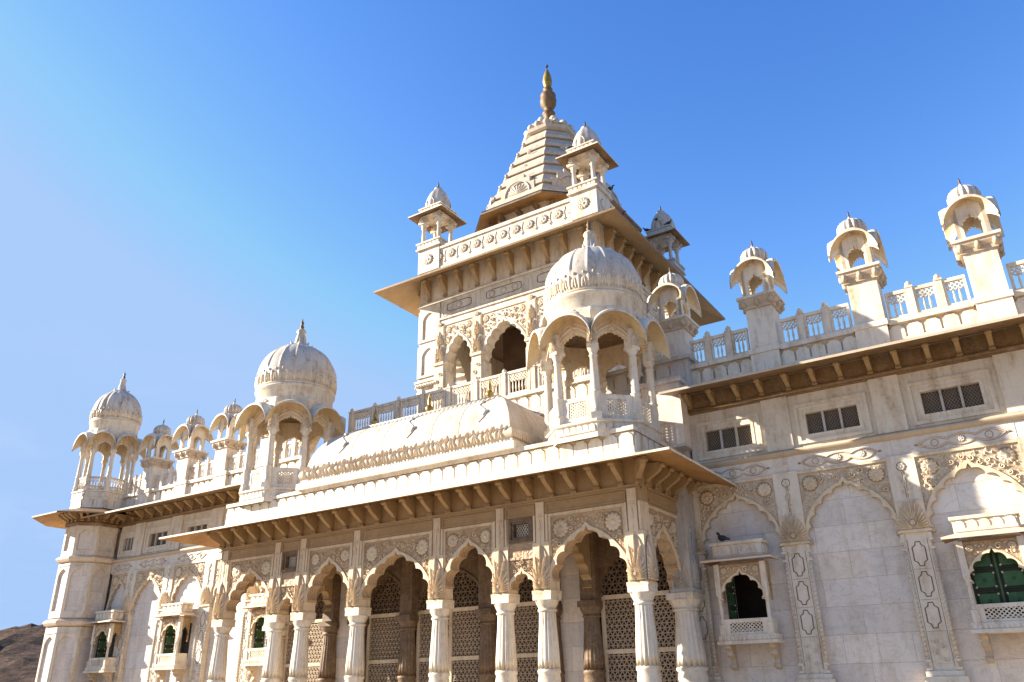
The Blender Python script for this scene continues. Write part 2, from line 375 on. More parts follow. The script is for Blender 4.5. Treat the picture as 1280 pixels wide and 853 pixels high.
def spandrel(mb, F, u0, u1, wtop, uc, base, n, r=0.2, step=0.15, seed=1, curls=True, h=0.035):
    """rosettes in the upper corners and rolling foliage around them"""
    rnd = random.Random(seed)
    cs = []
    for sg, ue in ((-1, u0), (1, u1)):
        cs.append((ue-sg*r*1.25, wtop-r*1.25, r)); rosette(mb, F, cs[-1][0], cs[-1][1], r, n, 12, h*1.4)
    def clear(u, w, rad):
        for a, b in base:
            if (a-u)**2+(b-w)**2 < (rad+0.05)**2: return False
        # below the arch line?
        best = min(base, key=lambda p: abs(p[0]-u))
        if abs(best[0]-u) < 0.2 and w < best[1]+rad: return False
        return u0+rad < u < u1-rad and w < wtop-rad
    if not curls: return
    wlow = base[0][1]
    placed = list(cs)
    rr_ = step*0.62; h *= 1.3
    for att in range(1600):
        rad = rr_*rnd.choice((1.0, 0.8, 0.6)) if att < 500 else rr_*0.5
        u = rnd.uniform(u0, u1); w = rnd.uniform(wlow-0.25, wtop)
        if not clear(u, w, rad): continue
        if any((u-a)**2+(w-b)**2 < (rad+c)**2*0.92 for a, b, c in placed): continue
        placed.append((u, w, rad))
        if rad > rr_*0.7: curl(mb, F, u, w, rad, n, rnd.uniform(0, 6.28), rnd.choice((-1, 1)), rad*0.36, h)
        else: leaf(mb, F, u-rad*.8, w, rad*2, rad*1.2, n, rnd.uniform(-1.5, 1.5), h)
def shell(mb, F, uc, w0, wid, hgt, n, h=0.07):
    """fan of acanthus leaves on a block front"""
    for row, (k, L0, ph) in enumerate(((15, 1.0, 0), (12, 0.80, 0.5), (9, 0.60, 0.0), (6, .40, .5))):
        for i in range(k):
            a = pi*(0.5+(i-(k-1)/2.0)/(k+0.2)*0.98)
            L = 1/sqrt((cos(a)/(wid*0.52))**2+(sin(a)/hgt)**2)*L0
            leaf(mb, F, uc+cos(a)*L*0.22, w0+sin(a)*L*0.22+0.02, L*0.78, wid*0.105, n+0.004*row, a, h*(1-0.12*row))
    pl = [(uc+wid*.46*cos(pi*i/16), w0+.02+hgt*.88*sin(pi*i/16)**.8) for i in range(17)]
    m0 = mb.m; mb.m = 3; mb.plate(F, pl, n-.02, n+h*.30); mb.m = m0
    rosette(mb, F, uc, w0+hgt*0.22, wid*0.10, n+h*0.8, 8, 0.03)
def merlons(mb, F, u0, u1, w0, w1, n0, n1, pitch=0.42, gap=0.05):
    k = max(1, round((u1-u0)/pitch)); p = (u1-u0)/k; H = w1-w0
    m0 = mb.m; mb.m = 3; mb.box(F, u0, u1, n0-.01, n0+(n1-n0)*.15, w0+.004, w1+.02); mb.m = m0
    mb.box(F, u0, u1, n0, n1-.004, w0+.002, w0+H*.30)
    for i in range(k):
        a = u0+i*p+gap/2; b = u0+(i+1)*p-gap/2; q = (b-a)
        e = random.uniform(-.012, .012)*q*2
        pl = [(a+q*.02, w0+H*.22), (a-gap*.1, w0+H*.38), (a, w0+H*.55), (a+gap*.15, w0+H*.80), (a+q*.12, w0+H*.86), (a+q*.26, w0+H*.97+e*.3), (b-q*.26, w0+H*.97+e*.3), (b-q*.12, w0+H*.86), (b-gap*.15, w0+H*.80), (b, w0+H*.55), (b+gap*.1, w0+H*.38), (b-q*.02, w0+H*.22)]
        mb.plate(F, pl, n0, n1)
def jali(mb, F, u0, u1, w0, w1, pitch, bar, n0, n1, ang=(55, -55), horiz=False):
    import itertools
    for gi, g in enumerate(ang):
        a = radians(g); dx, dy = cos(a), sin(a); nx, ny = -dy, dx
        cs = [x*nx+y*ny for x in (u0, u1) for y in (w0, w1)]
        k0, k1 = math.ceil(min(cs)/pitch), math.floor(max(cs)/pitch)
        for k in range(k0, k1+1):
            c = k*pitch; ts = []
            x0, y0 = nx*c, ny*c
            lo, hi = -1e9, 1e9
            for p0, d, mn, mx in ((x0, dx, u0, u1), (y0, dy, w0, w1)):
                if abs(d) < 1e-9:
                    if p0 < mn or p0 > mx: lo, hi = 1, 0
                    continue
                t1, t2 = (mn-p0)/d, (mx-p0)/d
                lo, hi = max(lo, min(t1, t2)), min(hi, max(t1, t2))
            if hi-lo < 0.02: continue
            A = (x0+dx*lo, y0+dy*lo); B = (x0+dx*hi, y0+dy*hi); h = bar/2; e = gi*0.003
            pts = [(A[0]+nx*h, A[1]+ny*h), (B[0]+nx*h, B[1]+ny*h), (B[0]-nx*h, B[1]-ny*h), (A[0]-nx*h, A[1]-ny*h)]
            mb.add([F.p(p[0], n1+e, p[1]) for p in pts]+[F.p(p[0], n0-e, p[1]) for p in pts], [(0, 1, 2, 3), (7, 6, 5, 4), (0, 4, 5, 1), (1, 5, 6, 2), (2, 6, 7, 3), (3, 7, 4, 0)])
def frame_rect(mb, F, u0, u1, w0, w1, t, n0, n1):
    mb.plate(F, [(u0, w0), (u1, w0), (u1, w1), (u0, w1)], n0, n1, [[(u0+t, w0+t), (u1-t, w0+t), (u1-t, w1-t), (u0+t, w1-t)]])
def slope_slab(mb, outer, inner, zo, zi, th, under=0.0, mi_top=0, mi_bot=1):
    """sloping stone eave between two open polylines, mitred"""
    L = len(outer); m0 = mb.m
    V = lambda p, z: Vector((p[0], p[1], z))
    for i in range(L-1):
        o1, o2, a1, a2 = outer[i], outer[i+1], inner[i], inner[i+1]
        mb.m = mi_top
        mb.add([V(o1, zo), V(o2, zo), V(a2, zi), V(a1, zi)], [(0, 1, 2, 3)])
        mb.add([V(o1, zo), V(o2, zo), V(o2, zo-th), V(o1, zo-th)], [(0, 1, 2, 3)])
        mb.m = mi_bot
        mb.add([V(o1, zo-th), V(o2, zo-th), V(a2, zi-th-under), V(a1, zi-th-under)], [(0, 1, 2, 3)])
        O1, O2, A1, A2 = V(o1, zo-th-.004), V(o2, zo-th-.004), V(a1, zi-th-under-.004), V(a2, zi-th-under-.004)
        ln = (A2-A1).length; nj = int(ln/1.05)
        if ln > 2.5:
            mb.m = 2
            for q in range(1, nj):
                t_ = (q+random.uniform(-.12, .12))/nj; e_ = .012/ln
                P_ = A1.lerp(A2, t_); Q_ = A1.lerp(A2, t_+e_); dd = (o2[0]-o1[0], o2[1]-o1[1])
                out_ = ((O1-A1)+(O2-A2))*.5
                mb.add([P_, Q_, Q_+out_, P_+out_], [(0, 1, 2, 3)])
    for i in (0, L-1):
        mb.m = mi_top; mb.add([V(outer[i], zo), V(inner[i], zi), V(inner[i], zi-th-under), V(outer[i], zo-th)], [(0, 1, 2, 3)])
    mb.m = m0
def bracket_mesh(depth, drop, rise, wid=0.13):
    """S-scroll bracket: foot on the wall at w=0, top against the soffit"""
    mb = MB(); prof = []
    K = 14
    for i in range(K+1):
        t = i/K
        n = depth*(0.16+0.66*(t*t*(3-2*t))) + 0.05*sin(2*pi*t)*-1 + (0.06 if i == 0 else 0)
        prof.append((n, drop*t*0.88))
    poly = [(-.05, 0)]+prof+[(depth, drop*.90), (depth, drop), (-.05, drop+.02)]
    G = Fr((0, 0, 0)); G.U, G.Nn = Vector((0, -1, 0)), Vector((1, 0, 0))     # u = outward (-Y), n = +X
    mb.plate(G, poly, -wid/2, wid/2)
    e = prof[-2]
    mb.tube([(-wid*.66, -depth+0.05, drop*.86), (wid*.66, -depth+0.05, drop*.86)], 0.065, 10)
    mb.tube([(-wid*.62, -prof[1][0]-0.0, drop*.07), (wid*.62, -prof[1][0]-0.0, drop*.07)], 0.05, 10)
    return mb
def put_brackets(parent, F, us, w0, mesh_obj, name='bracket'):
    """copies of one bracket along a wall frame"""
    res = []
    ang = atan2(F.U.y, F.U.x)
    for u in us:
        o = mesh_obj.copy(); COL.objects.link(o); o.parent = parent; u += random.uniform(-.035, .035)
        o.location = F.p(u, 0, w0)-WORLD[parent.name]; o.rotation_euler = (0, 0, ang); res.append(o)
    return res
def proto(mb, name, mat):
    o = mb.build(name, mat); COL.objects.unlink(o); return o
def spaced(a, b, pitch):
    k = max(1, round((b-a)/pitch)); return [a+(b-a)*(i+0.5)/k for i in range(k)]

XC = -16.87
# ------------------------------------------------------------------ ground and hill
mb = MB(); mb.add([Vector((-1500, -1500, 0)), Vector((1500, -1500, 0)), Vector((1500, 1500, 0)), Vector((-1500, 1500, 0))], [(0, 1, 2, 3)])
g = mb.build('ground', GROUNDM); g['kind'] = 'structure'
from mathutils import noise as mn
mb = MB(); NX, NY = 90, 40; vs = []
for j in range(NY+1):
    for i in range(NX+1):
        a = radians(-108+70*i/NX); r = 95+150*j/NY                      # bearing from +Y, towards -X
        x, y = sin(a)*r, cos(a)*r
        ridge = math.exp(-((r-165)/48)**2)
        env = 0.5+0.5*math.tanh((-52-(-108+70*i/NX))/6)
        h = ridge*(13.2+3.0*mn.noise(Vector((x*.018, y*.018, 3))))*env + ridge*env*(2.4*mn.noise(Vector((x*.09, y*.09, 1)))+1.8*abs(mn.noise(Vector((x*.3, y*.3, 5))))+.9*mn.noise(Vector((x*.7, y*.7, 8))))
        vs.append(Vector((x, y, -0.3+max(0, h))))
mb.add(vs, [(j*(NX+1)+i, j*(NX+1)+i+1, (j+1)*(NX+1)+i+1, (j+1)*(NX+1)+i) for j in range(NY) for i in range(NX)], False)
hill = mb.build('hill', ROCK); hill['kind'] = 'structure'; hill['label'] = 'rusty brown rocky hillside behind the corner tower'

# ------------------------------------------------------------------ shared wing parts
YM = 22.5
def column(parent, c, z0=0.6, ztop=3.95, r=0.31, mat=MARBLE, name='column'):
    mb = MB(); cx, cy = c; s = (ztop-z0)
    mb.box(FRONT0.sh(cx, -cy), -r*1.25, r*1.25, -r*1.25, r*1.25, z0, z0+0.16)
    k = r
    P = [(1.2*k, z0+.16), (1.25*k, z0+.24), (1.0*k, z0+.34), (1.16*k, z0+.62), (1.02*k, z0+.95), (1.1*k, z0+1.06), (1.14*k, z0+1.20), (1.05*k, z0+1.34), (1.2*k, z0+1.38), (1.2*k, z0+1.44), (1.06*k, z0+1.48)]
    mb.lathe((cx, cy, 0), P, 32, lambda a, t: 1+0.035*abs(cos(6*a)) if 0.2 < t < 0.75 else 1)
    fl = lambda a, t: 0.90+0.10*abs(sin(8*a))**0.6
    zt = ztop-0.47
    mb.lathe((cx, cy, 0), [(1.12*k, z0+1.48), (1.16*k, z0+1.42), (1.13*k, z0+1.75), (1.05*k, z0+2.1), (0.94*k, (z0+2.1+zt)/2), (0.88*k, zt)], 64, fl)
    mb.lathe((cx, cy, 0), [(0.9*k, zt), (1.02*k, zt+.02), (1.02*k, zt+.06), (0.88*k, zt+.08), (0.95*k, zt+.13), (1.12*k, zt+.22), (1.22*k, zt+.30)], 32, lambda a, t: 1+0.05*abs(cos(8*a)) if t > .5 else 1)
    mb.box(FRONT0.sh(cx, -cy), -k*1.12, k*1.12, -k*1.12, k*1.12, ztop-0.17, ztop)
    o = mb.build(name, mat, parent); return o
def pilaster(parent, F, uc, wid=0.72, w0=1.72, cap=5.05, top=7.0, n=0.06, base=True, seed=1):
    h = wid/2
    mb = MB()
    mb.box(F, uc-h+.05, uc+h-.05, -0.3, n, 0.0, cap-.03)
    for sg in (-1, 1):   # rope-twisted edge shafts
        u = uc+sg*(h-.045)
        pts = [F.p(u, n-.01, w_) for w_ in (w0+.32, cap-.5)]
        mb.tube(pts, 0.05, 8)
        for i in range(int((cap-.5-w0-.32)/0.11)):
            z = w0+.36+i*.11; mb.tube([F.p(u-.045, n+.028, z), F.p(u, n+.048, z+.035), F.p(u+.045, n+.028, z+.07)], 0.02, 4)
        for z in (w0+.30, w0+.12, cap-.46, cap-.25): mb.box(F, u-.065, u+.065, n-.06, n+.055, z, z+.06)
        mb.box(F, u-.045, u+.045, n-.06, n+.03, cap-.2, cap-.05)
        mb.m = 1; mb.box(F, u-sg*.085-.006, u-sg*.085+.006, n-.01, n+.002, w0+.2, cap-.2); mb.m = 0
    # long hexagon cartouches outlined by a grimy groove
    mb.m = 1; W = wid*0.20; H = 0.29
    zc = cap-.55
    while zc-H > w0+0.95:
        hexa = [(-W*.35, -H), (W*.35, -H), (W*.5, -H*.72), (W, -H*.55), (W, H*.55), (W*.5, H*.72), (W*.35, H), (-W*.35, H), (-W*.5, H*.72), (-W, H*.55), (-W, -H*.55), (-W*.5, -H*.72)]
        mb.ribbon(F, [(uc+a, zc+b) for a, b in hexa], 0.026, n-.01, n+.008, True)
        mb.box(F, uc-.2, uc+.2, n-.01, n+.004, zc-H-.075, zc-H-.068)
        zc -= 0.72
    mb.m = 0
    frame_rect(mb, F, uc-.2, uc+.2, w0+.22, w0+.92, .03, n-.01, n+.018)
    for k in range(4): curl(mb, F, uc+(-.08 if k % 2 else .08), w0+.35+.14*k, .075, n, k, 1 if k % 2 else -1, .025, .022)
    if base:
        mb.box(F, uc-h-.10, uc+h+.10, -.05, n+.12, w0-.35, w0-.02); mb.box(F, uc-h-.05, uc+h+.05, -.05, n+.07, w0-.02, w0+.10)
        mb.box(F, uc-h-.16, uc+h+.16, -.05, n+.2, 0.0, w0-.35)
    o = mb.build('pilaster', [MARBLE, GROOVE], parent)
    mb = MB()
    mb.box(F, uc-h-.03, uc+h+.03, -.05, n+.07, cap-.03, cap+.035)
    mb.box(F, uc-h+.03, uc+h-.03, -.05, n+.02, cap+.035, cap+.75)
    shell(mb, F, uc, cap+.04, wid*0.98, .78, n+.02, .075)
    s = mb.build('shell_capital', RELIEF, o)
    mb = MB()
    mb.box(F, uc-h+.02, uc+h-.02, -.3, n-.012, cap+.035, top)
    rosette(mb, F, uc, top-.30, .11, n-.01, 6, .03); mb.tube([F.p(uc, n, top-.42), F.p(uc+.02, n, (top+cap)/2+.45), F.p(uc, n, cap+.85)], .017, 5); mb.m = 2; mb.ribbon(F, [(uc, top-.42), (uc+.02, (top+cap)/2+.45), (uc, cap+.85)], .06, n-.02, n-.008); mb.m = 0
    for k, sg in ((0, 1), (1, -1), (2, 1)): leaf(mb, F, uc, cap+.95+.2*k, .14, .07, n-.01, pi/2-sg*.7, .03)
    rosette(mb, F, uc, top-.68, .06, n-.01, 6, .03)
    mb.build('pilaster_head', MARBLE, o)
def bay(parent, F, uc, wid, balcony, seed, half_plain=1.02, w0=1.7):
    """blind cusped bay between two pilasters; opening behind a balcony"""
    a, b = uc-wid/2, uc+wid/2
    mb = MB(); half = wid/2-.09
    base = arch_plate(mb, F, a-.03, b+.03, 5.0, 7.0-.02, uc, half, 5.12, 6.56, -.12, 0.0, 5, .085, .07, .035)
    o = mb.build('arch_panel', CARVED_PALE, parent)
    mb = MB(); spandrel(mb, F, a+.03, b-.03, 6.86, uc, base, 0.0, .20, .14, seed)
    frame_rect(mb, F, a+.0, b-.0, 4.9, 6.93, .035, -.02, .02) if False else None
    mb.box(F, a-.02, b+.02, -.05, .05, 6.90, 6.97)
    mb.build('spandrel_carving', RELIEF, o)
    mb = MB()
    if balcony: hole = [[(uc-.47, 3.0), (uc+.47, 3.0), (uc+.47, 4.45), (uc-.47, 4.45)]]
    else: hole = []
    mb.plate(F, [(a-.05, 0), (b+.05, 0), (b+.05, 7.0), (a-.05, 7.0)], -.4, -.13, hole)
    mb.build('wall', BLOCK, parent)
    if balcony: mb = MB(); mb.box(F, uc-.9, uc+.9, -1.19, -1.12, 2.0, 5.5); mb.build('dark_room_sheet', DARK, parent)  # near-black sheet added so the unlit room reads dark
    # frieze of flowers in a cartouche
    mb = MB(); mb.box(F, a-.05, b+.05, -.3, -.004, 6.985, 7.45)
    for i, q in enumerate((-.27, 0, .27)): rosette(mb, F, uc+q*wid, 7.2, .085, -.004, 8, .035)
    T = [i/28-1 for i in range(57)]
    hh = [(.035+.10*abs(cos(1.5*pi*t))**.7)*(1-abs(t)**10)+.004 for t in T]
    up = [(uc+.43*wid*t, 7.2+h_) for t, h_ in zip(T, hh)]; dn = [(a_, 14.4-b_) for a_, b_ in up]
    for q in (up, dn): mb.m = 2; mb.ribbon(F, q, .045, -.006, .002); mb.m = 1; mb.ribbon(F, q, .022, -.004, .022)
    mb.m = 2
    for sg in (-1, 1): leaf(mb, F, uc+sg*wid*.44, 7.2, .10, .06, 0.0, 0 if sg > 0 else pi, .03)
    mb.build('frieze', [BLOCK, RELIEF], parent)
def attic_window(parent, F, uc, wid=1.42, w0=7.9, w1=8.68, ext=1.13):
    h = wid/2; mb = MB()
    mb.plate(F, [(uc-ext, 7.62), (uc+ext, 7.62), (uc+ext, 9.18), (uc-ext, 9.18)], -.3, -.07, [[(uc-h, w0), (uc+h, w0), (uc+h, w1), (uc-h, w1)]])
    frame_rect(mb, F, uc-h-.20, uc+h+.20, w0-.17, w1+.20, .09, -.08, -.02)
    frame_rect(mb, F, uc-h+.0, uc+h-.0, w0+.0, w1-.0, .085, -.22, -.055)
    o = mb.build('attic_window', MARBLE, parent)
    ww = wid-.17
    for k in (1, 2): mb = MB(); u = uc-h+.085+ww*k/3; mb.box(F, u-.03, u+.03, -.19, -.10, w0+.08, w1-.08); mb.build('mullion', GREY, o)
    for k in range(3):
        a = uc-h+.085+ww*k/3+.03; b = a+ww/3-.06
        mb = MB(); mb.box(F, a, b, -.26, -.21, w0+.08, w1-.08); mb.m = 1
        jali(mb, F, a, b, w0+.085, w1-.085, .065, .010, -.20, -.195)
        mb.build('pane', [GLASS, GRIME_SHADE], o)

PANEL = {}
def bal_panel_mesh(L, H=0.84, z0=0.0):
    key = (round(L, 2), round(H, 2))
    if key in PANEL: return PANEL[key]
    mb = MB(); F = Fr((0, 0, 0))
    mb.box(F, -L/2, L/2, -.05, .05, 0, .13); mb.box(F, -L/2, L/2, -.06, .06, H-.10, H)
    mb.box(F, -L/2, -L/2+.07, -.045, .045, .13, H-.10); mb.box(F, L/2-.07, L/2, -.045, .045, .13, H-.10)
    a, b = -L/2+.07, L/2-.07; k = max(2, round((b-a)/.125)); p = (b-a)/k
    zl = .13+(H-.23)*.60
    for i in range(k+1):
        u = a+i*p
        if 0 < i < k:
            mb.tube([F.p(u, 0, .13), F.p(u, 0, .2), F.p(u, 0, .13+(zl-.13)*.45), F.p(u, 0, zl-.05), F.p(u, 0, zl+.02)], [.026, .020, .036, .020, .022], 6)
    jali(mb, F, a, b, zl, H-.10, .088, .030, -.028, .028, (48, -48))
    o = proto(mb, 'railing_panel', MARBLE); PANEL[key] = o; return o
def bal_post_mesh(H=1.08, w_=.17):
    key = ('post', H, w_)
    if key in PANEL: return PANEL[key]
    mb = MB(); F = Fr((0, 0, 0)); mb.box(F, -w_/2, w_/2, -.09, .09, 0, H-.1); mb.box(F, -w_/2-.02, w_/2+.02, -.11, .11, H-.14, H-.09)
    mb.lathe((0, 0, 0), [(.05, H-.09), (.085, H-.03), (.075, H+.03), (.02, H+.08), (.0, H+.10)], 10)
    o = proto(mb, 'post', MARBLE); PANEL[key] = o; return o
def place(o, parent, F, u, n, w_, mat=None):
    c = o.copy(); COL.objects.link(c); c.parent = parent
    c.location = F.p(u, n, w_)-WORLD[parent.name]; c.rotation_euler = (0, 0, atan2(F.U.y, F.U.x)); return c
def balustrade(label, F, segs, z, per=3, H=.88, postH=1.02, ends=(), group='carved stone balustrades along the roof edges'):
    a0 = F.p(segs[0][0], 0, z)
    t = thing('roof_balustrade', label, 'balustrade', a0, group)
    for a, b in segs:
        k = per if b-a > 1.2 or per == 1 else max(1, round((b-a)/.7)); p = (b-a)/k
        for i in range(k):
            place(bal_panel_mesh(p-.17, H), t, F, a+(i+.5)*p, 0, z)
            if i > 0: place(bal_post_mesh(postH), t, F, a+i*p, 0.0, z)
    for u in ends: place(bal_post_mesh(postH), t, F, u, 0, z)
    return t

# ------------------------------------------------------------------ side wings
BRK_W = proto(bracket_mesh(.50, .40, .2, .12), 'bracket', OCHRE)
def wing(label, x0, x1, pils, bays, name='side_wing', attics=None, eave_pts=None, closed_left=None):
    F = Fr((0, YM, 0)); t = thing(name, label, 'wing', ((x0+x1)/2, YM, 0), 'wings flanking the porch')
    mb = MB(); mb.box(F, x0, x1, -14, -1.2, 0, 9.95); mb.box(F, x0, x1, -1.3, -.3, 7.5, 9.9)
    for e in (x0, x1): mb.box(F, e-.01, e+.3, -1.25, -.35, 0, 9.9) if e == x0 else mb.box(F, e-.3, e+.01, -1.25, -.35, 0, 9.9)
    mb.build('body', BLOCK, t)
    for i, u in enumerate(pils): pilaster(t, F, u, seed=i)
    for i, (u, wd, bal) in enumerate(bays): bay(t, F, u, wd, bal, 10+i)
    mb = MB(); mb.box(F, x0, x1, -.3, -.012, 6.99, 7.46); mb.build('frieze_backing', BLOCK, t)
    # string course, orange with age
    mb = MB()
    pts = [(0, 7.44), (.05, 7.46), (.13, 7.53), (.13, 7.57), (.05, 7.62), (0, 7.64)]
    G = [(F.p(x0, n_, z_), F.p(x1, n_, z_)) for n_, z_ in pts]
    mb.add([p for q in G for p in q], [(2*i, 2*i+1, 2*i+3, 2*i+2) for i in range(len(pts)-1)], True)
    mb.build('string_course', TAN, t)
    for u in pils: mb = MB(); mb.box(F, u-.37, u+.37, -.3, .03, 7.64, 9.18); mb.build('attic_pier', MARBLE, t)
    for b_ in bays: attic_window(t, F, b_[0], min(1.55, b_[1]-.42), ext=b_[1]/2+.04)
    mb = MB(); mb.box(F, x0, x1, -.3, .05, 9.18, 9.24); mb.tube([F.p(x0, .05, 9.28), F.p(x1, .05, 9.28)], .055, 8)
    mb.box(F, x0, x1, -.3, .02, 9.24, 9.80)
    mb.build('cornice', BEAM, t)
    put_brackets(t, F, spaced(x0, x1, .745), 9.33, BRK_W)
    mb = MB(); op, ip = eave_pts or ([(x0, YM-1.65), (x1, YM-1.65)], [(x0, YM-.0), (x1, YM-.0)])
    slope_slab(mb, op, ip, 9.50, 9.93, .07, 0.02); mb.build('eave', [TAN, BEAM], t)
    mb = MB(); mb.box(F, x0, x1, -.5, -.03, 9.80, 10.62); mb.box(F, x0, x1, -.5, .10, 10.60, 10.74); mb.box(F, x0, x1, -.5, .04, 9.85, 10.02)
    segs = []; e = x0
    for u in sorted(pils)+[None]:
        s1 = (u-.4) if u is not None else x1
        if s1-e > .3: merlons(mb, F, e, s1, 10.02, 10.56, -.04, .03, .43)
        if u is not None:
            mb.box(F, u-.42, u+.42, -.5, .16, 9.86, 10.62); mb.box(F, u-.46, u+.46, -.5, .20, 10.60, 10.76); e = u+.4
    mb.build('parapet', MARBLE, t)
    return t
PR = [-5.58, -2.62, 0.38, 3.35]; BR = [(-7.05, 2.24, True), (-4.10, 2.26, False), (-1.12, 2.28, True), (1.86, 2.26, False)]
PL = [-35.85, -33.03, -30.2, -27.3]
BL = [(-25.9, 1.85, True), (-28.75, 2.15, False), (-31.6, 2.12, True), (-34.44, 2.12, False), (-36.75, 1.4, True)]
OX, OY, OA = -38.85, 22.0, 1.17
wr = wing('long marble wing with blind arches and green shuttered balcony windows', -8.42, 4.9, PR, BR)
pilaster(wr, Fr((0, YM, 0)), -8.40, .56)
wl = wing('receding marble wing between the porch and the octagonal corner tower', -38.3, -25.0, PL, BL)

# kiosk ------------------------------------------------------------
def hood(mb, F, r0_, r1_, hw0, hw1, zs, H0, H1, drop, th=.05, K=14, J=4, power=.8):
    """arched eave hood: inner edge against the wall (n=r0), outer edge at n=r1, tips drooping at the corners"""
    def P(s_, t_, off):
        c = (1-abs(s_)**2.0)**.5 if abs(s_) < 1 else 0
        n_ = r0_+(r1_-r0_)*t_
        hw = hw0+(hw1-hw0)*t_; z = zs-drop*(t_**1.6)+(H0+(H1-H0)*t_)*c**power+off
        return F.p(s_*hw, n_+off*.2, z)
    S = [sin(pi/2*(-1+2*i/K)) for i in range(K+1)]; vs = []
    for off in (0, th):
        for j in range(J+1):
            for s_ in S: vs.append(P(s_, j/J, off))
    n1 = (K+1)*(J+1); m0 = mb.m
    top, bot, edge = [], [], []
    for j in range(J):
        for i in range(K):
            a = j*(K+1)+i; bot.append((a, a+1, a+K+2, a+K+1)); top.append((a+n1, a+1+n1, a+K+2+n1, a+K+1+n1))
    for i in range(K): a = J*(K+1)+i; edge.append((a, a+1, a+1+n1, a+n1))
    for j in range(J):
        for c in (0, K): a = j*(K+1)+c; edge.append((a, a+K+1, a+K+1+n1, a+n1))
    mb.add(vs, top+edge, True); k = len(mb.v)-len(vs); mb.m = 1
    mb.add(vs[:n1], bot, True); mb.m = m0
def small_finial(parent, c, z, s=1.0, metal=True):
    mb = MB(); mb.lathe(c, [(.10*s, z), (.16*s, z+.03*s), (.05*s, z+.07*s), (.07*s, z+.13*s), (.03*s, z+.19*s)], 12); mb.m = 1
    mb.lathe(c, [(.025*s, z+.18*s), (.045*s, z+.24*s), (.02*s, z+.29*s), (.035*s, z+.33*s), (.008*s, z+.42*s), (0, z+.46*s)], 8)
    return mb.build('finial', [DOME, BRONZE], parent)
def make_kiosk(x, y, z0=10.74, label=''):
    t = thing('turret_kiosk', label, 'kiosk', (x, y, z0), 'small domed kiosks on the wing parapets')
    F0 = Fr((x, y, 0)); h = .40
    mb = MB(); mb.box(F0, -h, h, -h, h, z0, 12.12); mb.build('pedestal', MARBLE, t)
    mb = MB(); mb.box(F0, -.46, .46, -.46, .46, 12.10, 12.20, 0)
    mb.lathe((x, y, 0), [(.44*1.414, 12.20), (.53*1.414, 12.33), (.55*1.414, 12.42)], 4, None, False, pi/4)
    for k in range(4):
        F = Fr((x, y, 0), k*pi/2)
        for u in (-.42, 0, .42): mb.tube([F.p(u, .42, 12.16), F.p(u, .51, 12.24), F.p(u, .53, 12.36)], [.05, .085, .05], 6)
    c = mb.build('scroll_cornice', TAN, t)
    mb = MB(); mb.box(F0, -.59, .59, -.59, .59, 12.42, 12.50); mb.build('slab', MARBLE, t)
    mb = MB()
    for k in range(4):
        F = Fr((x, y, 0), k*pi/2); arch_plate(mb, F, -.40, .40, 12.50, 13.55, 0, .215, 12.93, 13.28, .30, .40-.003*(k % 2), 3, .035, .0)
    mb.box(F0, -.38, .38, -.38, .38, 13.5, 13.62)
    mb.build('arched_body', MARBLE, t)
    for k in range(4):
        mb = MB(); F = Fr((x, y, 0), k*pi/2); hood(mb, F, .34, .68, .36, .66, 13.14, .56, .84, .34, .07, 16, 4, 1.0)
        mb.build('eave_hood', [MARBLE, CREAM], t)
    mb = MB(); mb.lathe((x, y, 0), [(.40, 13.50), (.42, 13.72), (.35, 13.76), (.34, 13.82)], 24)
    mb.build('drum', MARBLE, t)
    mb = MB(); mb.lathe((x, y, 0), [(.33, 13.80), (.40, 13.86), (.43, 13.96), (.42, 14.07), (.36, 14.19), (.24, 14.28), (.10, 14.325), (0, 14.33)], 128, lambda a, q: 1-.12*(1-abs(cos(8*a))))
    d = mb.build('dome', DOME, t); small_finial(d, (x, y, 0), 14.29, .85)
    return t
kr = make_kiosk(-5.58, 22.86, label='domed kiosk on shaded pier, nearest to the large front pavilion')
dup(kr, (2.96, 0, 0), 'sunlit domed kiosk on the middle pier above the plain blind arch')
dup(kr, (5.96, 0, 0), 'domed kiosk highest in view at the end of the long wing, on wide pier')
dup(kr, (-2.85, 0.1, 0), 'domed kiosk tucked behind the large pavilion under the tower eave')
for xx, lb in ((-35.95, 'domed kiosk next to the octagonal corner tower pavilion'), (-33.3, 'middle domed kiosk of the receding wing between two others'),
               (-30.5, 'domed kiosk partly hidden by the left front pavilion of the porch'), (-27.4, 'domed kiosk seen through the columns of the left porch pavilion')):
    dup(kr, (xx+5.58, 0, -.16), lb)
FY = Fr((0, YM+.16, 0))
balustrade('white balustrade on the long wing between tall kiosk piers', FY, [(-8.0, -5.98), (-5.18, -3.02), (-2.22, -.02), (.78, 2.95)], 10.74)
balustrade('white balustrade on the receding wing beside the corner tower', FY, [(-37.6, -36.35), (-35.55, -33.7), (-32.9, -30.9), (-30.1, -27.8), (-27.0, -25.2)], 10.74-.05, 3, .84, .98)

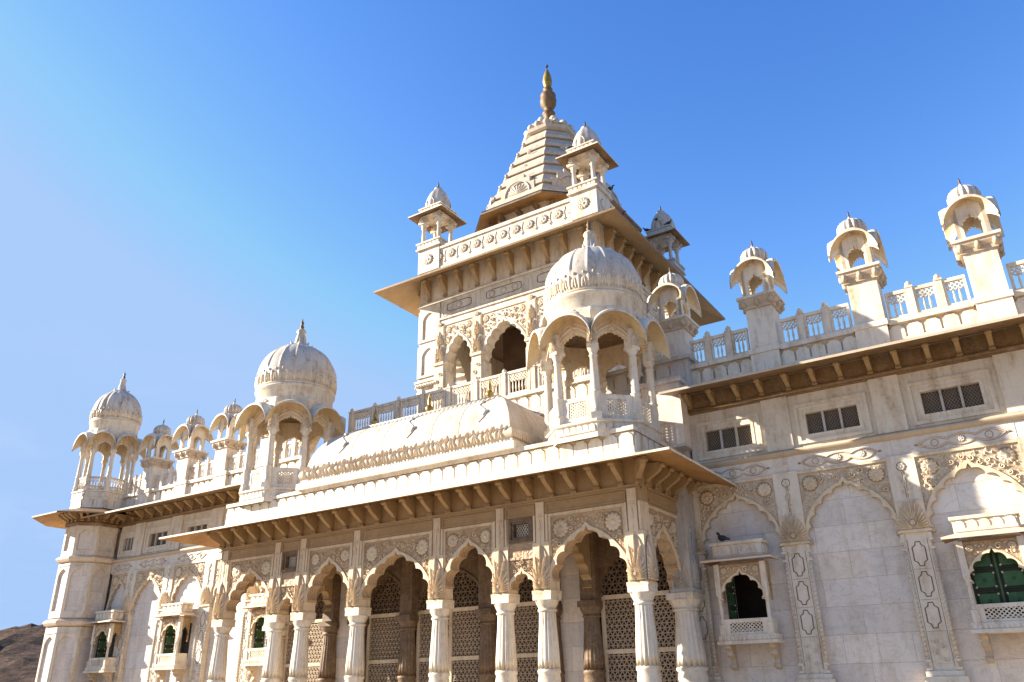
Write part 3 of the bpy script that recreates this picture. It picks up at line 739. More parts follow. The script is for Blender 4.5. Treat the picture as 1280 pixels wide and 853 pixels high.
# ------------------------------------------------------------------ roof pavilion (chhatri)
def pavilion(cx, cy, z0, label, gadroon=False, R=1.43, solid=True, s=1.0, railing='jali'):
    """octagonal domed pavilion; heights relative to z0"""
    t = thing('roof_pavilion', label, 'pavilion', (cx, cy, z0), 'domed roof pavilions')
    C = (cx, cy, z0); side = R*math.tan(pi/8)
    mb = MB(); mb.prism(C, [(R+.14, -.42), (R+.14, 0), (R+.2, .02), (R+.2, .09), (R-.06, .09)]); mb.m = 1; mb.prism(C, [(R-.05, .085), (0, .085)]); mb.m = 0
    for k in range(8):
        F = Fr((cx, cy, z0), k*pi/4); merlons(mb, F, -side, side, -.25, -.03, R+.13, R+.17, .2, .03)
    mb.build('base', [MARBLE, SHADED], t)  # inner floor darkened in colour to keep the interior dim
    zc, za = 2.05, 2.42                 # capital bottom, arch spring
    for k in range(8):
        a = k*pi/4+pi/8; rr_ = R/cos(pi/8)
        x, y = cx+rr_*cos(a), cy+rr_*sin(a); mb = MB()
        F = Fr((x, y, z0), a+pi/2)
        mb.box(F, -.15, .15, -.15, .15, .09, .30); mb.lathe((x, y, z0), [(.14, .30), (.17, .36), (.13, .42), (.15, .62), (.13, .84), (.155, .88), (.155, .92), (.125, .95)], 16)
        mb.lathe((x, y, z0), [(.13, .95), (.125, 1.35), (.105, 1.98), (.14, 2.02), (.10, 2.07), (.12, 2.12), (.17, 2.24), (.18, 2.28)], 24, lambda a_, q: .93+.07*abs(cos(6*a_)))
        mb.box(F, -.17, .17, -.17, .17, 2.26, 2.36)
        shell(mb, F, 0, 2.36, .32, .46, .16, .05)
        mb.box(F, -.14, .14, -.16, .15, 2.36, 2.90)
        mb.build('column', MARBLE, t)
    for k in range(8):
        F = Fr((cx, cy, z0), k*pi/4)
        mb = MB()
        if railing == 'jali':
            mb.plate(F, [(-side+.08, .09), (side-.08, .09), (side-.08, .86), (-side+.08, .86)], R-.05, R+.04, [[(-side*.46, .26), (side*.46, .26), (side*.46, .72), (-side*.46, .72)]])
            jali(mb, F, -side*.46, side*.46, .26, .72, .075, .026, R-.02, R+.02, (35, -35, 90))
        else:
            mb.box(F, -side+.08, side-.08, R-.05, R+.05, .09, .2); mb.box(F, -side+.08, side-.08, R-.05, R+.05, .78, .86)
            for i in range(6): u = -side+.16+(2*side-.32)*i/5; mb.tube([F.p(u, R, .2), F.p(u, R, .45), F.p(u, R, .62)], [.02, .035, .02], 6)
            jali(mb, F, -side+.08, side-.08, .58, .78, .09, .025, R-.02, R+.02, (50, -50))
        mb.build('railing_panel', MARBLE, t)
        mb = MB(); arch_plate(mb, F, -side, side, 2.38, 3.5, 0, side-.12, 2.40, 2.90, R-.09, R+.03, 6, .04, .05, .03)
        base = arch_pts(0, side-.05, 2.42, 3.08, 5, .02)[1]
        mb.ribbon(F, base, .05, R+.03, R+.08)
        base = arch_pts(0, side-.0, 2.5, 3.22, 5, .02)[1]
        mb.ribbon(F, base, .04, R+.03, R+.07); mb.build('arch', RELIEF, t)
        mb = MB(); R1 = R+.60; hood(mb, F, R+.0, R1, side, R1*math.tan(pi/8), 2.76, .58, .92, .46, .05, 20, 5, 1.0)
        b2 = []
        mb.build('eave_hood', [MARBLE, CREAM], t)
    mb = MB(); mb.prism(C, [(R-.1, 3.4), (R+.02, 3.4), (R+.02, 3.6), (R-.1, 3.6)], 8)
    mb.lathe(C, [(R+.0, 3.45), (R+.07, 3.56), (R-.0, 3.62), (R+.05, 3.68), (R+.05, 4.06), (R+.12, 4.10), (R+.12, 4.17), (R-.0, 4.19)], 64)
    for k in range(16):
        F = Fr((cx, cy, z0), k*pi/8); leaf(mb, F, -.16, 3.50, .30, .16, R+.05, .4, .05); leaf(mb, F, .16, 3.50, .30, .16, R+.05, pi-.4, .05)
    mb.build('drum', MARBLE, t)
    # ceiling
    mb = MB(); mb.prism(C, [(0, 3.45), (R, 3.45)], 8); mb.build('ceiling', SHADED, t)
    rd = R+.12
    prof = []
    for i in range(22):
        q = i/21; th = -0.30+q*(pi/2+0.30)
        prof.append((rd*cos(th)**.92 if cos(th) > 0 else 0, 4.62+rd*1.06*sin(th)))
    prof[-1] = (.0, prof[-1][1])
    nl = 16 if not gadroon else 20
    if gadroon: mod = lambda a, q: 1-.05*(1-abs(cos(nl/2*a)))*(1-q*.3)
    else: mod = lambda a, q: 1+.034*max(0, 1-abs(((a*nl/(2*pi)+.5) % 1)-.5)*8)*(1 if q > .28 else 0)
    mb = MB(); mb.lathe(C, prof, nl*16, mod); d = mb.build('dome', DOME, t)
    # leaf band
    mb = MB()
    nlf = 32
    for k in range(nlf):
        a = k*2*pi/nlf; F = Fr((cx, cy, z0), a)
        mb.m = 0
        for (u, w_, L, wd, ang, off) in ((0, 4.24, .52, .17, pi/2, .03), (-.09, 4.28, .38, .09, pi/2+.12, .02), (.09, 4.28, .38, .09, pi/2-.12, .02)):
            rk = rd-.02
            vs0 = len(mb.v); leaf(mb, F, u, w_, L, wd, 0, ang, .035)
            for i in range(vs0, len(mb.v)):      # wrap the leaf onto the dome
                p = mb.v[i]; zr = p.z-z0; th = math.asin(max(-1, min(1, (zr-4.62)/(rd*1.06))))
                rad = rd*max(cos(th), 0.05)**.92; n_ = (p-Vector(F.o)).dot(F.Nn); u_ = (p-Vector(F.o)).dot(F.U)
                aa = u_/rd; dirv = (F.Nn*cos(aa)+F.U*sin(aa)); mb.v[i] = Vector((cx, cy, p.z))+dirv*(rad+n_+.012)
        F2 = Fr((cx, cy, z0), a+pi/nlf); p = F2.p(0, rd*1.0+.0, 4.78); mb.tube([p-Vector((0, 0, .05)), p, p+Vector((0, 0, .05))], [.02, .04, .02], 6)
    mb.lathe(C, [(rd-.12, 4.17), (rd-.03, 4.19), (rd+.0, 4.23), (rd-.03, 4.28)], 64)
    mb.build('leaf_band', RELIEF, d)
    zt = 4.62+rd*1.06
    mb = MB(); mb.lathe(C, [(.42, zt-.10), (.36, zt+1.35*.02), (.22, zt+1.35*.10), (.19, zt+1.35*.28), (.14, zt+1.35*.46), (.20, zt+1.35*.50), (.16, zt+1.35*.56), (.06, zt+1.35*.62)], 32, lambda a, q: 1+.12*abs(cos(4*a))*(1 if q < .45 else .2))
    for k in range(8):
        F = Fr((cx, cy, z0), k*pi/4); mb.tube([F.p(0, .25, zt-.02), F.p(0, .42, zt-.03), F.p(0, .5, zt+1.35*.07)], [.09, .08, .02], 6)
    mb.m = 1; mb.lathe(C, [(.06, zt+1.35*.6), (.09, zt+1.35*.68), (.05, zt+1.35*.74), (.075, zt+1.35*.80), (.02, zt+1.35*.90), (0, zt+1.35)], 12)
    mb.build('finial', [DOME, BRONZE if gadroon else URN], d)
    return t
pr = pavilion(-10.15, 20.5, 8.32, 'large ribbed dome pavilion at the sunlit corner of the porch roof')
dup(pr, (-13.45, 0, 0), 'ribbed dome pavilion at the far left end of the porch roof')
po = pavilion(OX, OY, 10.75, 'gadrooned dome pavilion on top of the octagonal corner tower', gadroon=True, R=1.38, railing='bal')

po.scale = (.80, .80, .90)
# ------------------------------------------------------------------ octagonal corner tower
t = thing('corner_tower', 'octagonal marble corner tower with recessed pointed panels', 'tower', (OX, OY, 0))
C = (OX, OY, 0)
mb = MB(); mb.prism(C, [(OA-.09, 0), (OA-.09, 10.0)], 8); mb.build('core', BLOCK, t)
for k in range(8):
    F = Fr((OX, OY, 0), k*pi/4); s8 = OA*math.tan(pi/8)
    mb = MB()
    for a, b, apex in ((.3, 4.55, 4.2), (4.95, 7.4, 7.2), (7.68, 9.15, 9.0)):
        full = []
        hw = s8-.13; sp = apex-.42*min(1, (b-a)/3+.3); K = 8
        for i in range(K+1): th = i/K*PHI; full.append((-hw*(cos(th)-cos(PHI))/(1-cos(PHI)), sp+(apex-.05-sp)*sin(th)/sin(PHI)))
        hole = [(-hw, a+.3), (-hw, sp)]+full[1:]+[(-x_, z_) for x_, z_ in full[-2::-1]][:-1]+[(hw, sp), (hw, a+.3)]
        mb.plate(F, [(-s8+.0, a), (s8-.0, a), (s8-.0, b), (-s8+.0, b)], OA-.085, OA, [hole])
        mb.box(F, -hw-.06, hw+.06, OA, OA+.03, apex+.06, apex+.09)
    mb.build('panelled_face', MARBLE, t)
for z, nm in ((4.55, 'ledge'), (7.4, 'ledge')):
    mb = MB(); mb.prism(C, [(OA-.1, z), (OA+.10, z+.08), (OA+.16, z+.18), (OA+.16, z+.24), (OA+.06, z+.32), (OA-.1, z+.38)]); mb.build('ledge', PEACH, t)
mb = MB(); mb.prism(C, [(OA-.1, 9.12), (OA+.05, 9.14), (OA+.08, 9.26), (OA+.0, 9.32), (OA+.0, 10.0)]); mb.build('cornice', BEAM, t)
BRK_O = proto(bracket_mesh(.46, .38, .2, .11), 'bracket', OCHRE)
for k in range(8):
    F = Fr((OX, OY, 0), k*pi/4).sh(0, OA, 0); put_brackets(t, F, (-.32, 0, .32), 9.34, BRK_O)
R8 = (OA+1.42)/cos(pi/8); r8 = (OA-.02)/cos(pi/8)
outer = [(OX+R8*cos(pi/8+k*pi/4), OY+R8*sin(pi/8+k*pi/4)) for k in range(9)]; inner = [(OX+r8*cos(pi/8+k*pi/4), OY+r8*sin(pi/8+k*pi/4)) for k in range(9)]
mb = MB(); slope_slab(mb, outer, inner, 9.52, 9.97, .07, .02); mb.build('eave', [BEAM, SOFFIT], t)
mb = MB(); mb.prism(C, [(OA+.0, 9.9), (OA+.0, 10.46)])
for k in range(8): F = Fr((OX, OY, 0), k*pi/4); merlons(mb, F, -OA*.4, OA*.4, 9.98, 10.4, OA-.02, OA+.05, .4)
mb.build('parapet', MARBLE, t)

# ------------------------------------------------------------------ porch
YP = 19.2; XL, XR = -25.2, -8.56
porch = thing('entrance_porch', 'long marble porch with cusped arches, fluted columns and bracketed eave', 'porch', (XC, YP, 0))
FP = Fr((0, YP, 0))
cols = [-24.95, -22.2, -20.95, -18.5, -15.23, -12.93, -11.58, -8.76]
PORCH_T = .45
def shell_block(parent, x, wd=.56, corner=0, F=FP, w0=3.95):
    mb = MB(); h = wd/2
    mb.box(F, x-h-.02, x+h+.02, -.50, .07, w0-.01, w0+.08)
    mb.box(F, x-h+.02, x+h-.02, -.48, .03, w0+.09, w0+1.35)
    shell(mb, F, x, w0+.09, wd*.98, 1.28, .03, .10)
    shell(mb, F, x, w0+.09, wd*.80, .80, .07, .09)
    return mb
for i, x in enumerate(cols):
    c = column(porch, (x, YP+.22), r=.255)
    mb = shell_block(porch, x)
    if x == cols[-1] or x == cols[0]:
        sg = 1 if x == cols[-1] else -1
        Fs = Fr((x+sg*.30, YP+.22, 0), sg*pi/2)
        shell(mb, Fs, 0, 4.04, .56, 1.28, .01, .09)
    mb.build('shell_capital', RELIEF, c)
    mb = MB()
    mb.box(FP, x-.26, x+.26, -PORCH_T+.01, -.02, 5.31, 6.055); mb.box(FP, x-.13, x+.13, -.1, .038, 5.2, 6.40)
    for sg in (-1, 1): mb.box(FP, x+sg*.20-.03, x+sg*.20+.03, -.1, .042, 5.31, 6.05)
    rosette(mb, FP, x, 5.98, .10, .03, 6, .04); rosette(mb, FP, x, 5.62, .06, .03, 6, .03)
    mb.tube([FP.p(x, .035, 5.9), FP.p(x+.02, .04, 5.6), FP.p(x, .035, 5.3)], .015, 5)
    mb.build('strip', RELIEF, c)
def porch_bay(F, a, b, foils, seed, narrow=False, ws=3.80, wa=5.60, n0=-PORCH_T):
    uc = (a+b)/2; half = (b-a)/2-.27
    if not narrow:
        mb = MB(); base = arch_plate(mb, F, a+.1, b-.1, 3.9, 6.06, uc, half, 3.92, wa, n0, -.05, foils, .10, .075, .045)
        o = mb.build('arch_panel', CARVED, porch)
        mb = MB(); spandrel(mb, F, a+.30, b-.30, 5.93, uc, base, -.05, .25 if b-a > 2.5 else .20, .135, seed)
        mb.box(F, a+.24, b-.24, -.1, .0, 5.97, 6.05); mb.box(F, a+.24, a+.31, -.1, -.0, 4.9, 5.97); mb.box(F, b-.31, b-.24, -.1, -.0, 4.9, 5.97)
        mb.build('spandrel_carving', RELIEF, o)
    else:
        mb = MB(); base = arch_plate(mb, F, a+.1, b-.1, 3.9, 4.96, uc, half, 3.92, 4.62, n0, -.05, 3, .07, .05, .04)
        mb.box(F, a+.2, b-.2, n0, -.03, 4.96, 5.34)
        mb.plate(F, [(a+.2, 5.34), (b-.2, 5.34), (b-.2, 6.06), (a+.2, 6.06)], n0, -.05, [[(uc-.27, 5.50), (uc+.27, 5.50), (uc+.27, 5.92), (uc-.27, 5.92)]])
        mb.box(F, uc-.42, uc+.42, -.1, .0, 4.90, 4.97)
        spandrel(mb, F, a+.28, b-.28, 4.9, uc, base, -.05, .09, .12, seed)
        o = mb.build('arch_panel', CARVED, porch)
        mb = MB(); frame_rect(mb, F, uc-.40, uc+.40, 5.38, 6.03, .08, -.06, .01); frame_rect(mb, F, uc-.31, uc+.31, 5.46, 5.96, .06, -.2, -.03)
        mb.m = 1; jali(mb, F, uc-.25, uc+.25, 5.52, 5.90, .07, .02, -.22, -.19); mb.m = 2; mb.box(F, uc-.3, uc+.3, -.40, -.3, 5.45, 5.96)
        mb.build('grille_window', [SHADED, MARBLE, DARK], porch)
for i in range(7):
    porch_bay(FP, cols[i], cols[i+1], 5 if i in (0, 3, 6) else 4, 30+i, narrow=i in (1, 5), wa=5.60)
# sides
for sg, X in ((1, XR), (-1, XL)):
    Fs = Fr((X, 0, 0), pi/2) if sg > 0 else Fr((X, 0, 0), -pi/2)
    ya, yb = (YP+.22, 22.0) if sg > 0 else (-22.0, -(YP+.22))
    uc = (ya+yb)/2
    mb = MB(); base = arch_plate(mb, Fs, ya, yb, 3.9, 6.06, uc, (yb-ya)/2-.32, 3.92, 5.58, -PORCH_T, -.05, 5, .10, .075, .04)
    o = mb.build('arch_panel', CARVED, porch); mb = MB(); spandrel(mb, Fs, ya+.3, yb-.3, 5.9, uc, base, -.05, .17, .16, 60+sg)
    mb.box(Fs, ya+.22, yb-.2, -.1, .0, 5.97, 6.05); mb.build('spandrel_carving', RELIEF, o)
    c = column(porch, (X-sg*.12, 22.02), r=.36, mat=MARBLE); mb = MB(); Ff = Fr((0, 21.7, 0))
    xx = X-sg*.05
    mb.box(Ff, xx-.33, xx+.36, -.8, .03, 3.95, 4.05); mb.box(Ff, xx-.28, xx+.30, -.8, 0, 4.05, 6.9)
    Fq = Fr((xx+.30 if sg > 0 else xx-.28, 22.0, 0), sg*pi/2); shell(mb, Fq, 0, 4.05, .55, .9, 0.0, .06); mb.tube([Fq.p(0, .02, 5.0), Fq.p(.02, .02, 5.6)], .015, 5); rosette(mb, Fq, 0, 5.65, .10, 0, 6, .04)
    shell(mb, Ff, xx, 4.05, .5, .9, 0.0, .06); mb.build('pier', GREY if sg > 0 else MARBLE, porch)
# beam / frieze
mb = MB(); z0_, z1_ = 6.06, 6.47
for (F, a, b) in ((FP, XL-.05, XR+.05),):
    mb.box(F, a, b, -PORCH_T, -.02, z0_, 7.3); mb.box(F, a, b, -.1, .015, z0_+.33, z1_-.035)
    for i in range(7): frame_rect(mb, F, cols[i]+.18, cols[i+1]-.18, z0_+.02, z0_+.30, .04, -.03, .01)
mb.box(FP, XL-.03, XR+.03, -.1, .06, z1_-.03, z1_+.03)
for sg, X in ((1, XR+.02), (-1, XL-.02)):
    Fs = Fr((X, 0, 0), sg*pi/2); a, b = (YP+.45, 22.4) if sg > 0 else (-22.4, -YP-.45)
    mb.box(Fs, a, b, -PORCH_T, -.02, z0_, 7.3); mb.box(Fs, a, b-.1, -.1, .05, z1_-.03, z1_+.03); mb.box(Fs, a+.1, b-.2, -.1, .03, z0_+.05, z0_+.12)
mb.build('beam', OCHRE, porch)
BRK_P = proto(bracket_mesh(.62, .58, .2, .14), 'bracket', OCHRE)
us = []
put_brackets(porch, FP, spaced(XL+.1, XR-.1, .72), 6.50, BRK_P)
for sg, X in ((1, XR), (-1, XL)):
    Fs = Fr((X, 0, 0), sg*pi/2); put_brackets(porch, Fs, [sg*y for y in (19.6, 20.25, 20.9, 21.55, 22.2)], 6.50, BRK_P)
for sg, X, aa in ((1, XR, pi/4), (-1, XL, -pi/4)): put_brackets(porch, Fr((X, YP, 0), aa), [0], 6.50, BRK_P)
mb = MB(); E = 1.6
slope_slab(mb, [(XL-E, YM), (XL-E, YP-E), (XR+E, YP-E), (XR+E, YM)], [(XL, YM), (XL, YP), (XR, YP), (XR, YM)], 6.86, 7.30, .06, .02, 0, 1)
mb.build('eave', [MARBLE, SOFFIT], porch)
# roof slab and merlon parapet
mb = MB(); mb.box(FP, XL, XR, -3.5, .0, 7.25, 8.02)
mb.m = 1
mb.box(FP, XL-.03, XR+.03, -3.3, .07, 7.98, 8.10); mb.box(FP, XL-.02, XR+.02, -3.3, .05, 7.25, 7.36)
mb.build('roof_slab', [SHADED, MARBLE], porch)
mb = MB(); merlons(mb, FP, XL, XR, 7.36, 7.94, 0.0, .045, .46, .035)
Fs = Fr((XR, 0, 0), pi/2); merlons(mb, Fs, YP, YM, 7.36, 7.94, 0.0, .045, .42, .04)
mb.build('merlon_band', MARBLE, porch)
mb = MB(); mb.box(FP, XL, XR, -3.3, .5, 0, .6); mb.box(FP, XL-.6, XR+.6, -3.2, 1.0, 0, .3); mb.build('plinth', BLOCK, porch)
mb = MB(); mb.box(FP, XL+.05, XR-.05, -3.3, -PORCH_T-.01, 6.3, 6.4); mb.build('ceiling', SHADED, porch)
# back wall with jali screens, engaged columns and cross arches
FB = Fr((0, 22.22, 0))
ic = [-25.0, -22.25, -20.85, -18.6, -15.3, -12.95, -11.6, -8.7]
for i in range(7):
    a, b = ic[i], ic[i+1]; uc = (a+b)/2
    if i in (1, 5):
        mb = MB(); mb.box(FB, a, b, -.2, .1, .6, 6.3); mb.build('back_wall', BLOCK, porch); continue
    mb = MB(); half = (b-a)/2-.32
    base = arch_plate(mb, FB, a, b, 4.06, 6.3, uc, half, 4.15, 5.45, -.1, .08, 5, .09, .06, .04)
    mb.build('screen_arch', SHADED, porch)
    fr = MB(); fr.box(FB, a+.25, b-.25, -.06, .06, 3.98, 4.10); fr.box(FB, a+.25, b-.25, -.06, .06, 2.48, 2.60)
    for u in (a+.28, uc, b-.28) if b-a > 3 else (a+.28, b-.28): fr.box(FB, u-.06, u+.06, -.05, .05, .6, 4.0)
    fr.m = 1
    jali(fr, FB, a+.3, b-.3, 2.6, 3.98, .135, .030, -.02, .02, (60, -60, 0)); jali(fr, FB, a+.3, b-.3, .7, 2.48, .135, .030, -.02, .02, (60, -60, 0))
    fr.m = 2; jali(fr, FB, a+.25, b-.25, 4.08, 5.6, .17, .036, -.03, .0, (60, -60, 0))
    fr.build('jali_screen', [RELIEF, JALI, SHADED], porch)
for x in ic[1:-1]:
    column(porch, (x, 21.98), r=.27, mat=SHADED, name='inner_column')
    mb = MB(); mb.box(FB, x-.26, x+.26, -.1, .42, 3.95, 6.3); mb.build('inner_pier', SHADED, porch)
for x in (ic[2], ic[5], ic[6], ic[1]):
    Fs = Fr((x-.15, 0, 0), pi/2); mb = MB()
    arch_plate(mb, Fs, YP+.4, 21.95, 3.95, 6.35, (YP+.4+21.95)/2, (21.95-YP-.4)/2-.14, 3.97, 5.55, 0, .30, 5, .10, .0)
    mb.build('cross_arch', OCHRE, porch)
# vaulted roof
ra, rb, ya, yb, zb, zt_ = -21.15, -12.55, 18.95+.25, 22.6, 8.42, 10.30
mb = MB(); mb.box(FRONT0, ra-.25, rb+.25, -yb, -(ya-.2), 8.08, 8.30); mb.box(FRONT0, ra-.14, rb+.14, -yb, -(ya-.1), 8.30, 8.42)
o = mb.build('roof_base', MARBLE, porch)
mb = MB(); K = 14; vs = []
def vp(s, inset, z): return s
rings = []
for j in range(K+1):
    th = j/K*pi/2; ins = 1.45*(1-cos(th)); z = zb+(zt_-zb)*sin(th); bul = .08*sin(2*th)
    ins -= bul
    x0_, x1_ = ra+ins, rb-ins; y0_ = ya+ins*.95; rings.append([(x0_, yb, z), (x0_, y0_, z), (x1_, y0_, z), (x1_, yb, z)])
for k in range(3):
    m_ = 24 if k == 1 else 6; vs = []
    for r_ in rings:
        A, B = Vector(r_[k]), Vector(r_[k+1])
        for i in range(m_+1): vs.append(A.lerp(B, i/m_))
    mb.add(vs, [(j*(m_+1)+i, j*(m_+1)+i+1, (j+1)*(m_+1)+i+1, (j+1)*(m_+1)+i) for j in range(K) for i in range(m_)], True)
top = rings[-1]; mb.add([Vector(p) for p in top], [(0, 1, 2, 3)])
vr = mb.build('vaulted_roof', [marble('vault_marble', base=(0.66, 0.58, 0.47), alt=(0.56, 0.49, 0.40), amount=.9, blocks=True, bw=2.1, bh=3.7, streak=1.3)], porch)
mb = MB()
Ff = Fr((0, ya, 0))
u = ra+.05; k = 0
while u < rb-.05:
    leaf(mb, Ff.sh(0, .165), u, 8.42, .36, .11, 0.0, pi/2+.3*sin(k*1.7), .06); leaf(mb, Ff.sh(0, .10), u+.06, 8.58, .30+.05*sin(k*2.3), .10, 0.0, pi/2-.2+.3*sin(k*.9), .10); u += .125; k += 1
Fs = Fr((rb, 0, 0), pi/2); u = ya
while u < yb: leaf(mb, Fs, u, 8.42, .38, .13, 0.15, pi/2, .07); u += .12
Fs = Fr((ra, 0, 0), -pi/2); u = ya
while u < yb: leaf(mb, Fs, -u, 8.40, .34, .15, 0.03, pi/2, .06); u += .13
mb.m = 1
prf = [(-.05, 8.40), (.10, 8.42), (.17, 8.50), (.19, 8.60), (.15, 8.72), (.06, 8.80), (-.08, 8.83)]
L_ = [[Vector((ra-n_, yb, z_)), Vector((ra-n_, ya-n_, z_)), Vector((rb+n_, ya-n_, z_)), Vector((rb+n_, yb, z_))] for n_, z_ in prf]
for q in range(3): mb.add([p for l in L_ for p in (l[q], l[q+1])], [(2*i, 2*i+1, 2*i+3, 2*i+2) for i in range(len(prf)-1)], True)
mb.build('leaf_band', [RELIEF, TAN], vr)
mb = MB(); tx0, tx1, ty = top[1][0], top[2][0], top[1][1]
mb.box(FRONT0, tx0-.05, tx1+.05, -yb, -(ty-.05), zt_-.02, zt_+.12)
u = tx0-.1
while u < tx1+.1:
    mb.tube([(u, ty-.10, zt_-.03), (u+.10, ty-.16, zt_+.03), (u+.2, ty-.1, zt_+.09)], [.04, .06, .04], 6); u += .19
mb.tube([(tx0-.15, ty-.06, zt_+.14), (tx1+.15, ty-.06, zt_+.14)], .045, 8); mb.tube([(tx1+.15, ty-.06, zt_+.14), (tx1+.15, yb, zt_+.14)], .045, 8)
mb.build('rope_ridge', MARBLE, vr)
def vpt(x, th, out=.012):
    ins = 1.45*(1-cos(th))-.08*sin(2*th); return Vector((x, ya+ins*.95-out*cos(th), zb+(zt_-zb)*sin(th)+out*sin(th)))
for x in (-19.1, -17.7, -15.6, -14.5):
    mb = MB(); mb.tube([vpt(x+.015*sin(i*2), .26+i*.115, -.001) for i in range(12)], .008, 5); mb.build('slab_joint', GRIME_SHADE, vr)
for x in (-19.7, -16.65, -13.75):          # scrolled relief on the vault
    mb = MB(); mb.tube([vpt(x+.22*sin(2*pi*t*1.1), .42+.75*t, .012) for t in [i/18 for i in range(19)]], [.028*(1-.6*abs(i/9-1)) for i in range(19)], 6)
    mb.tube([vpt(x+.12, .55, .02), vpt(x+.2, .62, .03), vpt(x+.3, .66, .01)], [.02, .06, .01], 6); mb.tube([vpt(x-.1, .95, .02), vpt(x-.2, 1.0, .03), vpt(x-.3, 1.06, .01)], [.02, .06, .01], 6)
    mb.build('scroll_relief', GREY, vr)
for x in (-19.6, -17.05, -14.45):
    mb = MB(); mb.lathe((x, 20.9, zt_+.1), [(.09, 0), (.12, .06), (.05, .14), (.13, .26), (.15, .34), (.10, .42), (.04, .48), (.075, .56), (.06, .66), (.015, .86), (0, .98)], 14)
    mb.build('brass_finial', BRASS, vr)

# ------------------------------------------------------------------ central block with terrace
t = thing('central_block', 'massive marble block under the terrace rail behind the vaulted roof', 'building block', (XC, YM, 0))
xl, xr = -22.6, -11.1
mb = MB(); mb.box(FRONT0, -25.0, -8.3, -37, -(YM+.02), 6.3, 9.9); mb.box(FRONT0, xl, xr, -37, -(YM-.0), 9.9, 11.05); mb.m = 1; mb.box(FRONT0, -25.0, -8.3, -37, -(YM+.04), 0, 6.298); mb.build('body', [BLOCK, DARK], t)  # lower box near black: darkness behind the jali put into the colour
F = Fr((0, YM, 0)); mb = MB(); merlons(mb, F, xl, xr, 10.35, 11.0, .0, .05, .46, .04); mb.box(F, xl-.03, xr+.03, -.5, .10, 11.05, 11.18); mb.box(F, xl-.03, xr+.03, -.1, .07, 10.20, 10.32)
mb.box(F, xl-.03, xr+.03, -.1, .10, 9.55, 9.65)
Fs = Fr((xr, 0, 0), pi/2); mb.box(Fs, YM, 37, -.5, .1, 11.05, 11.18); merlons(mb, Fs, YM, 30, 10.35, 11.0, .0, .05, .46, .04)
mb.build('terrace_cornice', MARBLE, t)
ps = [xl+.1+i*(xr-xl-.2)/9 for i in range(10)]
balustrade('tall terrace balustrade in front of the square tower', Fr((0, YM+.1, 0)), [(ps[i]+.07, ps[i+1]-.07) for i in range(9)], 11.18, 1, .96, 1.04, ends=ps)
# pier and stepped wall beside the front pavilion
t = thing('link_wall', 'grey stepped wall joining the porch roof to the long wing', 'wall', (-8.6, 21.5, 8.1))
F = Fr((0, 21.9, 0)); mb = MB(); mb.box(F, -9.4, -8.15, -1.2, 0, 8.1, 10.1); mb.box(F, -9.5, -8.05, -1.2, .1, 10.1, 10.25); mb.build('block', BLOCK, t)
F = Fr((0, 22.2, 0)); mb = MB(); mb.box(F, -11.2, -7.9, -1.2, 0, 10.0, 10.9); mb.box(F, -11.3, -7.8, -1.2, .12, 10.9, 11.02); merlons(mb, F, -10.9, -8.0, 10.3, 10.85, 0, .05, .45)
mb.build('parapet', GREY, t)

